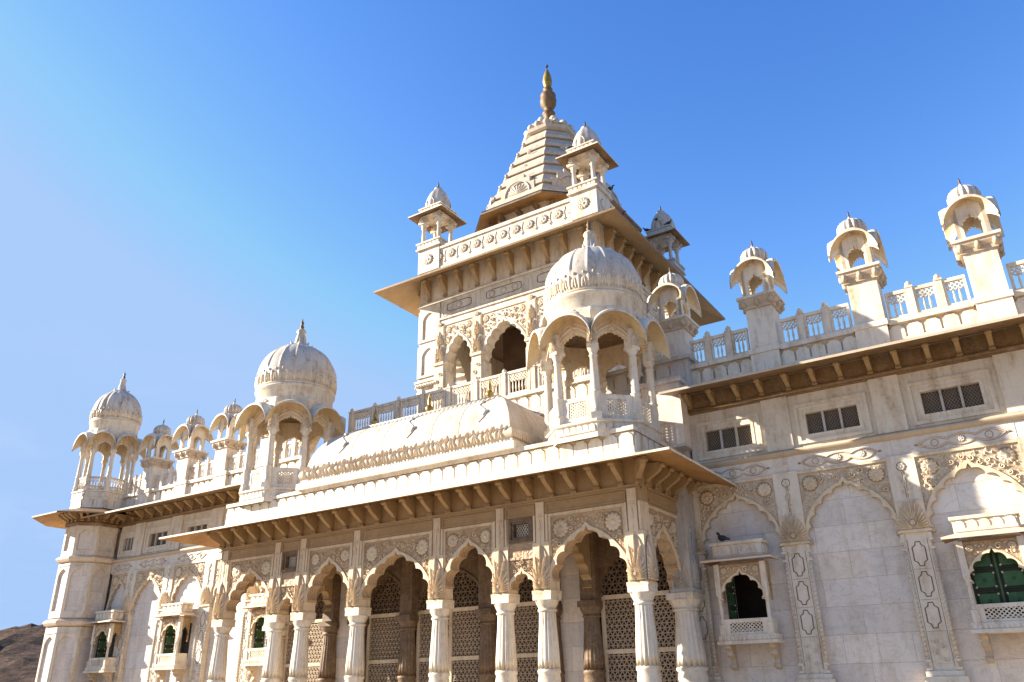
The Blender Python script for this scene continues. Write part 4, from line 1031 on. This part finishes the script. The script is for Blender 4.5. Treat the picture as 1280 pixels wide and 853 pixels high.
# ------------------------------------------------------------------ square tower and spire
TY = 25.5; TX0, TX1 = XC-4.65, XC+4.65; TB = TY+9.3; TCY = (TY+TB)/2
tw = thing('square_tower', 'tall square marble tower with open arches, wide eave and stepped spire', 'tower', (XC, TCY, 11))
T_ = .55
for k in range(4):
    F = Fr((XC, TCY, 0), k*pi/2).sh(0, 4.65, 0)
    mb = MB(); bays3 = [(-2.40, 1.55, 15.92), (.0, 2.35, 15.95), (2.40, 1.55, 15.92)]
    ed = [-3.40, -1.38, 1.38, 3.40]; bases = []
    for i, (uc, wd, ap) in enumerate(bays3):
        uc = (ed[i]+ed[i+1])/2; wd = ed[i+1]-ed[i]
        bs = arch_plate(mb, F, ed[i], ed[i+1], 11.0, 16.86, uc, wd/2-.34, 14.3, ap, -T_, 0, 5 if i == 1 else 4, .09, .07, .04)
        bases.append((uc, wd, bs))
    mb.box(F, -3.40, 3.40, -T_, 0, 16.86, 17.82)
    o = mb.build('arcade_wall', MARBLE, tw)
    mb = MB()
    for i, (uc, wd, bs) in enumerate(bases):
        spandrel(mb, F, ed[i]+.26, ed[i+1]-.26, 16.42, uc, bs, .0, .16, .17, 80+k*3+i)
        frame_rect(mb, F, ed[i]+.22, ed[i+1]-.22, 11.3, 16.50, .05, -.0, .035) if False else mb.ribbon(F, [(ed[i]+.24, 14.4), (ed[i]+.24, 16.48), (ed[i+1]-.24, 16.48), (ed[i+1]-.24, 14.4)], .05, 0, .04)
    mb.build('spandrel_carving', RELIEF, o)
    for u in ed:
        mb = MB(); h = .24; mb.box(F, u-h, u+h, -.1, .09, 11.0, 14.62); mb.box(F, u-h-.05, u+h+.05, -.1, .15, 14.60, 14.72); shell(mb, F, u, 14.72, .50, .95, .07, .09); mb.box(F, u-.2, u+.2, -.1, .06, 14.72, 16.45)
        shell(mb, F, u, 15.55, .34, .7, .06, .06)
        rosette(mb, F, u, 16.55, .12, .05, 8, .05)
        for j in range(7): curl(mb, F, u+(-.09 if j % 2 else .09), 12.2+j*.33, .11, .09, j, 1 if j % 2 else -1, .03, .025)
        mb.build('pier_carving', RELIEF, o)
    mb = MB(); mb.box(F, -3.45, 3.45, -.1, .06, 16.80, 16.88)
    for a, b in ((-3.3, -1.45), (-1.25, 1.25), (1.45, 3.3)):
        frame_rect(mb, F, a, b, 16.96, 17.70, .035, -.02, .03); c_ = (a+b)/2; wdt = (b-a)
        pts = []
        for i in range(24):
            th = 2*pi*i/24; ex = .36*wdt; cu = c_+ex*max(-1, min(1, 1.15*cos(th))); pts.append((cu, 17.33+.20*max(-1, min(1, 1.3*sin(th)))))
        mb.m = 1; mb.ribbon(F, pts, .03, -.01, .012, True); mb.m = 0
        for q in ((-1, 0, 1) if wdt > 2 else (0,)): rosette(mb, F, c_+q*.6, 17.33, .14, .0, 8, .05)
    mb.tube([F.p(-4.7, .04, 17.80), F.p(4.7, .04, 17.80)], .07, 8); mb.box(F, -4.60, 4.60, -T_, .02, 17.80, 19.3)
    mb.build('frieze', [MARBLE, GROOVE], tw)
    put_brackets(tw, F, spaced(-4.5, 4.5, .92), 17.90, proto(bracket_mesh(.52, 1.02, .2, .17), 'bracket', OCHRE))
for sx in (-1, 1):
    for sy in (-1, 1):
        bx, by = XC+sx*4.05, TCY+sy*4.05; mb = MB(); F = FRONT0.sh(bx, -by)
        mb.box(F, -.58, .58, -.58, .58, 11.0, 17.8); mb.box(F, -.66, .66, -.66, .66, 13.85, 14.0); mb.box(F, -.70, .70, -.70, .70, 14.0, 14.1)
        for k in range(4):
            G = Fr((bx, by, 0), k*pi/2).sh(0, .58, 0)
            for a, b in ((11.7, 13.6), (14.25, 15.75), (15.95, 17.5)):
                hw = .36; sp = b-.55; full = [(-hw*(cos(i/8*PHI)-cos(PHI))/(1-cos(PHI)), sp+.42*sin(i/8*PHI)/sin(PHI)) for i in range(9)]
                hole = [(-hw, a+.1)]+full+[(-x_, z_) for x_, z_ in full[-2::-1]]+[(hw, a+.1)]
                mb.plate(G, [(-.6, a), (.6, a), (.6, b), (-.6, b)], -.0, .06-.003*(k % 2), [hole])
            for q in range(9): mb.tube([G.p(-.56+q*.14, .12, 13.78), G.p(-.56+q*.14, .14, 13.88)], [.035, .055], 5)
        mb.build('buttress', MARBLE, tw)
mb = MB(); mb.box(FRONT0, TX0+.4, TX1-.4, -(TB-.4), -(TY+.4), 16.9, 17.05); mb.build('ceiling', DEEP, tw)
mb = MB(); mb.box(FRONT0, TX0, TX1, -TB, -TY, 10.9, 11.3); mb.build('floor', MARBLE, tw)
mb = MB()
for k in range(4):
    F = Fr((XC, TCY, 0), k*pi/2).sh(0, 1.9, 0); arch_plate(mb, F, -1.59, 1.59, 11.2, 16.88-.002*k, 0, 1.0, 13.6, 15.4, -.3, 0, 5, .10, .08); mb.box(F, 1.6, 1.895, -.295, -.005, 11.2, 16.87)
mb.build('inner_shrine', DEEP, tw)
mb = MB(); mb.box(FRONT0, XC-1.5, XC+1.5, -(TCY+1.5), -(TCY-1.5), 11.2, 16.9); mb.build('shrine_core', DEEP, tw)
E = 1.5
def ring4(r): return [(XC-r, TCY-r), (XC+r, TCY-r), (XC+r, TCY+r), (XC-r, TCY+r), (XC-r, TCY-r)]
mb = MB(); slope_slab(mb, ring4(4.65+E), ring4(4.65), 18.46, 19.30, .09, .03); mb.build('eave', [BEAM, OCHRE], tw)
mb = MB(); mb.box(FRONT0, TX0+.05, TX1-.05, -TB+.05, -TY-.05, 19.1, 19.75)
for k in range(4):
    F = Fr((XC, TCY, 0), k*pi/2).sh(0, 4.65, 0)
    mb.box(F, -4.66, 4.66, -.30, .02-.001*k, 19.25, 20.55-.002*k); mb.box(F, -4.73, 4.73, -.36, .085-.002*k, 20.50-.001*k, 20.66-.002*k); mb.box(F, -4.70, 4.70, -.3, .06-.001*k, 19.45, 19.56)
    m_ = 11
    for i in range(m_):
        u = -3.55+7.1*i/(m_-1); rosette(mb, F, u, 20.10, .21, .02, 10, .07)
        if i < m_-1:
            mb.m = 1; um = u+7.1/(m_-1)/2
            for du, dw in ((-.05, 0), (.05, 0), (0, -.05), (0, .05)): mb.tube([F.p(um+du, .01, 19.78+dw), F.p(um+du, .028, 19.78+dw)], .035, 6)
            mb.ribbon(F, [(um, 19.86), (um-.03, 20.1), (um+.03, 20.35)], .035, .0, .03)
            mb.m = 0
mb.build('parapet', [MARBLE, GROOVE], tw)
# spire
SPZ = 22.2
C = (XC, TCY, 0)
mb = MB(); mb.prism(C, [(3.05, 19.6), (3.05, 22.6)])
for k in range(8):
    F = Fr(C, k*pi/4).sh(0, 3.05, 0)
    for i in (-1, 0, 1):
        frame_rect(mb, F, i*.8-.34, i*.8+.34, 20.3, 21.25, .07, -.01, .05)
    mb.box(F, -1.27, 1.27, 0, .06, 21.45, 21.55)
    mb.m = 1
    for i in (-1, 0, 1):
        full = [(i*.8-.17*cos(q/8*pi), 20.85+.15*sin(q/8*pi)) for q in range(9)]
        mb.plate(F, [(i*.8+.17, 20.4), (i*.8-.17, 20.4)]+full[:], 0.0, .012)
    mb.m = 0
drum = mb.build('spire_drum', [MARBLE, DARK], tw)
def oct_ring(r): R_ = r/cos(pi/8); return [(XC+R_*cos(pi/8+k*pi/4), TCY+R_*sin(pi/8+k*pi/4)) for k in range(9)]
mb = MB(); slope_slab(mb, oct_ring(4.0), oct_ring(3.0), 22.15, 22.50, .10, .12); mb.build('spire_eave', [SHADED, SOFFIT], drum)
for k in range(8):
    F = Fr(C, k*pi/4).sh(0, 3.05, 0); mb = MB()
    for u in (-.95, 0, .95):
        mb = MB(); mb.box(F, u-.08, u+.08, 0, .45, 21.85, 22.1); mb.box(F, u-.08, u+.08, 0, .22, 21.68, 21.86); mb.build('spire_corbel', BEAM, drum)
mb = MB(); prof = [(3.95, 22.24), (3.62, 22.36)]
za, zb2, Nt = 22.36, 27.9, 7
for i in range(Nt):
    t0, t1 = i/Nt, (i+1)/Nt
    rA = 3.60*(1-t0)+1.22*t0; rB = 3.60*(1-t1)+1.22*t1
    z0_ = za+(zb2-za)*t0; z1_ = za+(zb2-za)*t1
    prof += [(rA+.07, z0_), (rA+.07, z0_+.16), (rB-.02, z1_-.05), (rB-.05, z1_)]; mb.m = 2; mb.prism(C, [(rB-.005, z1_-.07), (rB-.02, z1_-.005)]); mb.m = 0  # brown ring paints the shadow line under each tier edge
mb.prism(C, prof)
mb.prism(C, [(1.2, 27.9), (1.36, 27.98), (1.40, 28.16), (1.2, 28.28), (.9, 28.32)])
for k in range(8):
    F = Fr(C, k*pi/4)
    # scalloped dormer shells up the faces
    for (r_, zc_, s_) in ((3.2, 23.05, .62), (2.55, 24.9, .30), (2.1, 26.1, .24)):
        G = F.sh(0, r_, 0); 
        if s_ > .5:
            mb.box(G, -s_*1.5, s_*1.5, -.5, .16, zc_-.35, zc_+.35); mb.box(G, -s_*1.05, s_*1.05, -.6, .10, zc_+.35, zc_+.72); mb.box(G, -s_*.5, s_*.5, -.6, .05, zc_+.72, zc_+1.0)
            for i in range(9): a = pi*(i+.5)/9; leaf(mb, G, 0, zc_-.12, s_*1.0, .14, .16, a, .05)
            mb.ribbon(G, [(s_*1.1*cos(pi*i/12), zc_-.12+s_*1.1*sin(pi*i/12)) for i in range(13)], .06, .15, .20)
        else:
            rosette(mb, G, 0, zc_, s_*.5, .06, 6, .05)
    # edge studs
    for i in range(1, Nt):
        t0 = i/Nt; R_ = (3.60*(1-t0)+1.22*t0)/cos(pi/8); a = pi/8+k*pi/4; z = za+(zb2-za)*t0
        p = Vector((XC+(R_+.02)*cos(a), TCY+(R_+.02)*sin(a), z)); mb.tube([p, p+Vector((.06*cos(a), .06*sin(a), .14))], [.10, .05], 5)
    for q in (0, 1):
        a = pi/8*(2*k+q); p = Vector((XC+1.22*cos(a), TCY+1.22*sin(a), 28.42)); mb.lathe(p, [(0, -.2), (.15, -.13), (.2, 0), (.15, .13), (0, .2)], 10)
sp = mb.build('spire', marble('spire_marble', base=(0.54, 0.46, 0.36), alt=(0.43, 0.37, 0.30), stain=(.14, .10, .06), amount=.85), tw)
mb = MB(); mb.lathe(C, [(1.05, 28.3), (.85, 28.55), (.62, 28.95)], 32, lambda a, q: 1+.08*abs(cos(4*a)))
for k in range(8):
    a = k*pi/4; p = Vector((XC+.82*cos(a), TCY+.82*sin(a), 28.88)); mb.lathe(p, [(0, -.24), (.17, -.15), (.24, 0), (.17, .15), (0, .24)], 10)
mb.lathe(C, [(.72, 28.9), (.5, 29.1), (.45, 29.16), (.34, 29.2)], 24)
mb.build('lotus_ring', RELIEF, sp)
mb = MB(); mb.lathe(C, [(.36, 29.1), (.27, 29.35), (.24, 29.7), (.33, 29.82), (.35, 29.92), (.23, 30.05), (.20, 30.15), (.30, 30.28), (.42, 30.52), (.45, 30.78), (.37, 31.05), (.43, 31.1), (.40, 31.18), (.24, 31.34), (.18, 31.45), (.27, 31.55), (.2, 31.64), (.16, 31.72)], 28); mb.m = 1
mb.lathe(C, [(.16, 31.7), (.23, 31.85), (.26, 32.1), (.22, 32.45), (.13, 32.75), (.05, 32.96), (0, 33.05)], 24)
mb.build('finial', [URN, GOLDST], sp)
# tower corner kiosks
def tower_kiosk(x, y, label, mat=MARBLE):
    t = thing('tower_kiosk', label, 'kiosk', (x, y, 20.6), 'square kiosks on the corners of the tower roof')
    F = FRONT0.sh(x, -y)
    mb = MB(); mb.box(F, -.62, .62, -.62, .62, 19.5, 20.72); mb.box(F, -.72, .72, -.72, .72, 20.72, 20.80); mb.box(F, -.66, .66, -.66, .66, 20.80, 21.04); mb.box(F, -.72, .72, -.72, .72, 21.04, 21.12)
    for k in range(4):
        G = Fr((x, y, 0), k*pi/2).sh(0, .66, 0); merlons(mb, G, -.64, .64, 20.82, 21.02, -.01, .03, .2, .04); rosette(mb, G.sh(0, -.04), 0, 20.12, .26, 0, 10, .07)
    mb.build('pedestal', mat, t)
    for sx in (-1, 1):
        for sy in (-1, 1):
            cx, cy = x+sx*.46, y+sy*.46; mb = MB(); mb.lathe((cx, cy, 0), [(.14, 21.1), (.14, 21.2), (.09, 21.25), (.10, 21.5), (.08, 21.95), (.13, 22.0), (.10, 22.05), (.17, 22.2)], 10)
            G = FRONT0.sh(cx, -cy); mb.box(G, -.18, .18, -.18, .18, 22.2, 22.32); mb.box(G, -.13, .13, -.13, .13, 22.32, 22.62); mb.box(G, -.3, .3, -.08, .08, 22.3, 22.42); mb.box(G, -.08, .08, -.3, .3, 22.3, 22.417)
            mb.build('column', mat, t)
    mb = MB(); r1, r2 = 1.0, .5
    rg = lambda r: [(x-r, y-r), (x+r, y-r), (x+r, y+r), (x-r, y+r), (x-r, y-r)]
    slope_slab(mb, rg(1.02), rg(.60), 22.60, 22.76, .06, .02); mb.add([Vector((x+a, y+b, 22.62)) for a, b in ((-.62, -.62), (.62, -.62), (.62, .62), (-.62, .62))], [(0, 1, 2, 3)]); mb.build('eave', [mat, BEAM], t)
    mb = MB(); mb.box(F, -.62, .62, -.62, .62, 22.70, 23.02); mb.box(F, -.68, .68, -.68, .68, 23.02, 23.08)
    for k in range(4): G = Fr((x, y, 0), k*pi/2).sh(0, .62, 0); merlons(mb, G, -.6, .6, 22.82, 23.0, -.01, .03, .2, .04)
    mb.build('parapet', mat, t)
    mb = MB(); mb.lathe((x, y, 0), [(.62, 23.05), (.64, 23.2), (.62, 23.45), (.54, 23.75), (.42, 24.02), (.26, 24.25), (.16, 24.33), (.20, 24.38), (.12, 24.44)], 64, lambda a, q: 1-.07*abs(sin(4*a))**2*(1-q)+.05*abs(cos(2*a))**6)
    for k in range(4):
        G = Fr((x, y, 0), k*pi/2).sh(0, .62, 0); mb.ribbon(G, [(-.22, 23.1), (-.22, 23.35), (-.13, 23.5), (0, 23.6), (.13, 23.5), (.22, 23.35), (.22, 23.1)], .035, -.06, .0)
    d = mb.build('dome', DOME, t)
    mb = MB(); mb.lathe((x, y, 0), [(.07, 24.42), (.10, 24.48), (.03, 24.54), (.05, 24.60), (0, 24.82)], 8); mb.build('finial', BRONZE, d)
    return t
tk = tower_kiosk(XC-4.13, TY+.52, 'pale kiosk standing free against the sky over the outer tower corner')
dup(tk, (8.26, 0, 0), 'kiosk on the tower corner directly in front of the spire')
tk2 = tower_kiosk(XC+4.13, TB-.52, 'weathered grey kiosk on the rear tower corner with pigeons', GREY)
dup(tk2, (-8.26, 0, 0), 'kiosk on the rear tower corner hidden behind the spire')

# ------------------------------------------------------------------ balconies
def balcony(uc, label, door='open', sc=1.0):
    F = Fr((uc, YM-.1, 0)); t = thing('window_balcony', label, 'balcony', (uc, YM-.1, 2.5), 'bracketed window balconies on the wings')
    D = .52; hw = .70*sc
    mb = MB(); mb.box(F, -hw-.10, hw+.10, -.05, D+.06, 2.58, 2.66); mb.box(F, -hw-.06, hw+.06, -.05, D+.02, 2.66, 2.80)
    k = 14
    for i in range(k): u = -hw-.04+(2*hw+.08)*(i+.5)/k; mb.box(F, u-.03, u+.03, D+.02, D+.035, 2.67, 2.76)
    mb.build('floor_slab', MARBLE, t)
    for sg in (-1, 1):
        mb = MB(); u = sg*(hw-.12)
        G = F.sh(u, 0, 0); H = Fr(G.o); H.U, H.Nn = F.Nn, F.U
        mb.plate(H, [(0, 1.95), (.10, 1.98), (.14, 2.10), (.10, 2.2), (.2, 2.28), (.30, 2.32), (.30, 2.42), (.42, 2.48), (.46, 2.58), (0, 2.58)], -.07, .07)
        for (n_, z_) in ((.10, 2.05), (.24, 2.34), (.40, 2.52)): mb.tube([H.p(n_, -.085, z_), H.p(n_, .085, z_)], .06, 8)
        mb.build('bracket', TAN, t)
    mb = MB(); mb.plate(F, [(-hw+.08, 2.80), (hw-.08, 2.80), (hw-.08, 3.20), (-hw+.08, 3.20)], D-.10, D-.03, [[(-hw*.62, 2.87), (hw*.62, 2.87), (hw*.62, 3.11), (-hw*.62, 3.11)]])
    jali(mb, F, -hw*.62, hw*.62, 2.87, 3.11, .068, .024, D-.08, D-.05, (42, -42))
    for sg in (-1, 1): mb.box(F, sg*(hw-.06)-.03, sg*(hw-.06)+.03, -.05, D-.1, 2.80, 3.20)
    mb.build('railing', MARBLE, t)
    for sg in (-1, 1):
        u = sg*(hw-.07); p = F.p(u, D-.07, 0); mb = MB()
        mb.box(F, u-.075, u+.075, D-.145, D+.005, 2.80, 3.08); mb.lathe(p, [(.055, 3.08), (.07, 3.12), (.05, 3.17), (.052, 3.4), (.045, 3.62), (.07, 3.67), (.05, 3.71), (.075, 3.80)], 10)
        mb.box(F, u-.07, u+.07, D-.14, D-.0, 3.80, 4.62); mb.build('column', MARBLE, t)
    mb = MB(); base = arch_plate(mb, F, -hw+.13, hw-.13, 3.66, 4.60, 0, hw-.19, 3.70, 4.42, D-.11, D-.04, 3, .07, .04, .02)
    o = mb.build('arch_panel', CARVED, t); mb = MB(); spandrel(mb, F, -hw+.15, hw-.15, 4.56, 0, base, D-.04, .09, .13, 5); mb.build('spandrel_carving', RELIEF, o)
    mb = MB()
    for sg in (-1, 1):
        Fs = Fr(F.p(sg*(hw-.02), 0, 0), sg*pi/2); a, b = (-D+.10, -.02) if sg > 0 else (.02, D-.10)
        arch_plate(mb, Fs, a, b, 3.66, 4.60, (a+b)/2, (b-a)/2-.04, 3.9, 4.3, -.06, 0, 3, .03, 0)
    mb.box(F, -hw+.05, hw-.05, -.0, D-.1, 4.60, 4.66)
    mb.build('side_arch', OCHRE, t)
    e = .26
    rg = lambda r: [F.p(-hw-r, -.02, 0), F.p(-hw-r, D+r, 0), F.p(hw+r, D+r, 0), F.p(hw+r, -.02, 0)]
    mb = MB(); slope_slab(mb, [(p.x, p.y) for p in rg(e)], [(p.x, p.y) for p in rg(-.06)], 4.72, 4.82, .05, .02); mb.build('eave', [PEACH, SOFFIT], t)
    mb = MB(); mb.box(F, -hw+.02, hw-.02, .0, D-.02, 4.78, 5.12); mb.box(F, -hw-.03, hw+.03, -.02, D+.03, 5.12, 5.20)
    merlons(mb, F, -hw+.04, hw-.04, 4.84, 5.10, D-.03, D+.01, .25, .045)
    Fs = Fr(F.p(hw-.02, 0, 0), pi/2); merlons(mb, Fs, -D+.05, -.02, 4.84, 5.10, -.0, .03, .22, .04)
    mb.build('parapet', MARBLE if sc == 1.0 else MARBLE, t)
    # shutters in the wall opening behind
    mb = MB(); G = F.sh(0, -.22)
    def leafdoor(u0_, u1_, F_):
        mb.m = 2; mb.box(F_, u0_, u1_, -.03, .0, 3.0, 4.46)
        w_ = u1_-u0_
        for z in (3.05, 3.52, 3.99):
            mb.m = 2; frame_rect(mb, F_, u0_+.01, u1_-.01, z, z+.45, .03, -.0, .03)
            c_, d_ = .5*(u0_+u1_), z+.225; a_, b_ = w_*.36, .165; k_ = .06
            mb.m = 0; mb.plate(F_, [(c_-a_+k_, d_-b_), (c_+a_-k_, d_-b_), (c_+a_, d_-b_+k_), (c_+a_, d_+b_-k_), (c_+a_-k_, d_+b_), (c_-a_+k_, d_+b_), (c_-a_, d_+b_-k_), (c_-a_, d_-b_+k_)], -.0, .018)
            rosette(mb, F_, c_, d_, .035, .018, 6, .015)
            mb.m = 1
            for s1_ in (-1, 1):
                for s2_ in (-1, 1): leaf(mb, F_, c_+s1_*(a_+.02), d_+s2_*(b_+.01), .07, .05, .002, atan2(-s2_, -s1_), .02)
            mb.m = 0
    if door == 'closed':
        G = F.sh(0, D-.34); leafdoor(-hw+.12, -.01, G); leafdoor(.01, hw-.12, G); mb.box(G, -.02, .02, .0, .05, 3.0, 4.45)
        mb.build('shutter', [GREEN, MARBLE, DGREEN, DGREEN], t)
    else:
        H = Fr(F.p(-.46, -.12, 0), pi/2+.5 if True else 0)
        Hh = Fr(F.p(-.46, .30, 0), pi/2-.15); leafdoor(-.02, .40, Hh); mb.build('shutter', [GREEN, MARBLE, DGREEN, DGREEN], t)
    return t
balcony(-7.02, 'shaded balcony with open dark window and a pigeon on its parapet')
balcony(-1.05, 'sunlit balcony with closed green shutters behind a cusped arch', 'closed')
balcony(-31.6, 'small balcony with green door just beside the porch end column')
balcony(-36.55, 'farthest small balcony tucked against the octagonal corner tower')
balcony(-25.95, 'balcony glimpsed through the outermost arch of the porch')

# ------------------------------------------------------------------ pigeons
def pigeon_mesh():
    mb = MB()
    pts = [(.175, 0, .235), (.150, 0, .24), (.125, 0, .248), (.10, 0, .235), (.085, 0, .195), (.06, 0, .15), (.02, 0, .125), (-.05, 0, .115), (-.10, 0, .105), (-.15, 0, .09), (-.24, 0, .065)]
    mb.tube(pts, [.004, .016, .030, .030, .030, .055, .068, .062, .045, .030, .022], 10, (1.0, 1.0))
    for sg in (-1, 1):
        mb.tube([(.04, sg*.055, .14), (-.04, sg*.068, .125), (-.13, sg*.04, .10), (-.20, sg*.015, .085)], [.02, .035, .022, .008], 8, (.5, 1))
        mb.tube([(0, sg*.025, .08), (.0, sg*.025, .0)], .006, 5)
    return mb
pg = proto(pigeon_mesh(), 'pigeon', FEATHER)
def pigeon(x, y, z, rot, label, s=1.0):
    o = pg.copy(); COL.objects.link(o); o.location = (x, y, z); o.rotation_euler = (0, 0, rot); o.scale = (s, s, s); tag(o, label, 'pigeon', 'pigeons perched on the building')
KR = (XC+4.13, TY+.52); KB = (XC+4.13, TB-.52)
pigeon(-7.45, YM-.42, 5.20, 2.6, 'dark pigeon on the parapet of the shaded balcony', 1.25)
pigeon(XC, TCY, 33.04, 2.2, 'tiny pigeon at the very tip of the golden finial', 1.0)
pigeon(KR[0]-.62, KR[1]-.55, 23.08, 3.0, 'pigeon beside the small dome in front of the spire', 1.3)
pigeon(KR[0]+.70, KR[1]+.60, 21.12, .5, 'pigeon on the base of the kiosk in front of the spire', 1.2)
pigeon(XC+4.6, TY+2.6, 20.66, .4, 'pigeon alone on the tower parapet edge behind the kiosk', 1.2)
pigeon(KB[0]-.65, KB[1]-.6, 23.08, 3.3, 'pigeon on the rear kiosk parapet at its outer corner', 1.15)
pigeon(KB[0]+.6, KB[1]-.6, 23.08, .2, 'pigeon on the rear kiosk parapet at the far corner', 1.1)
pigeon(KB[0]-.05, KB[1]-.62, 23.5, 2.0, 'pigeon clinging high on the rear kiosk dome', 1.0)
print('objects', len(bpy.data.objects), 'verts', sum(len(m.vertices) for m in bpy.data.meshes))
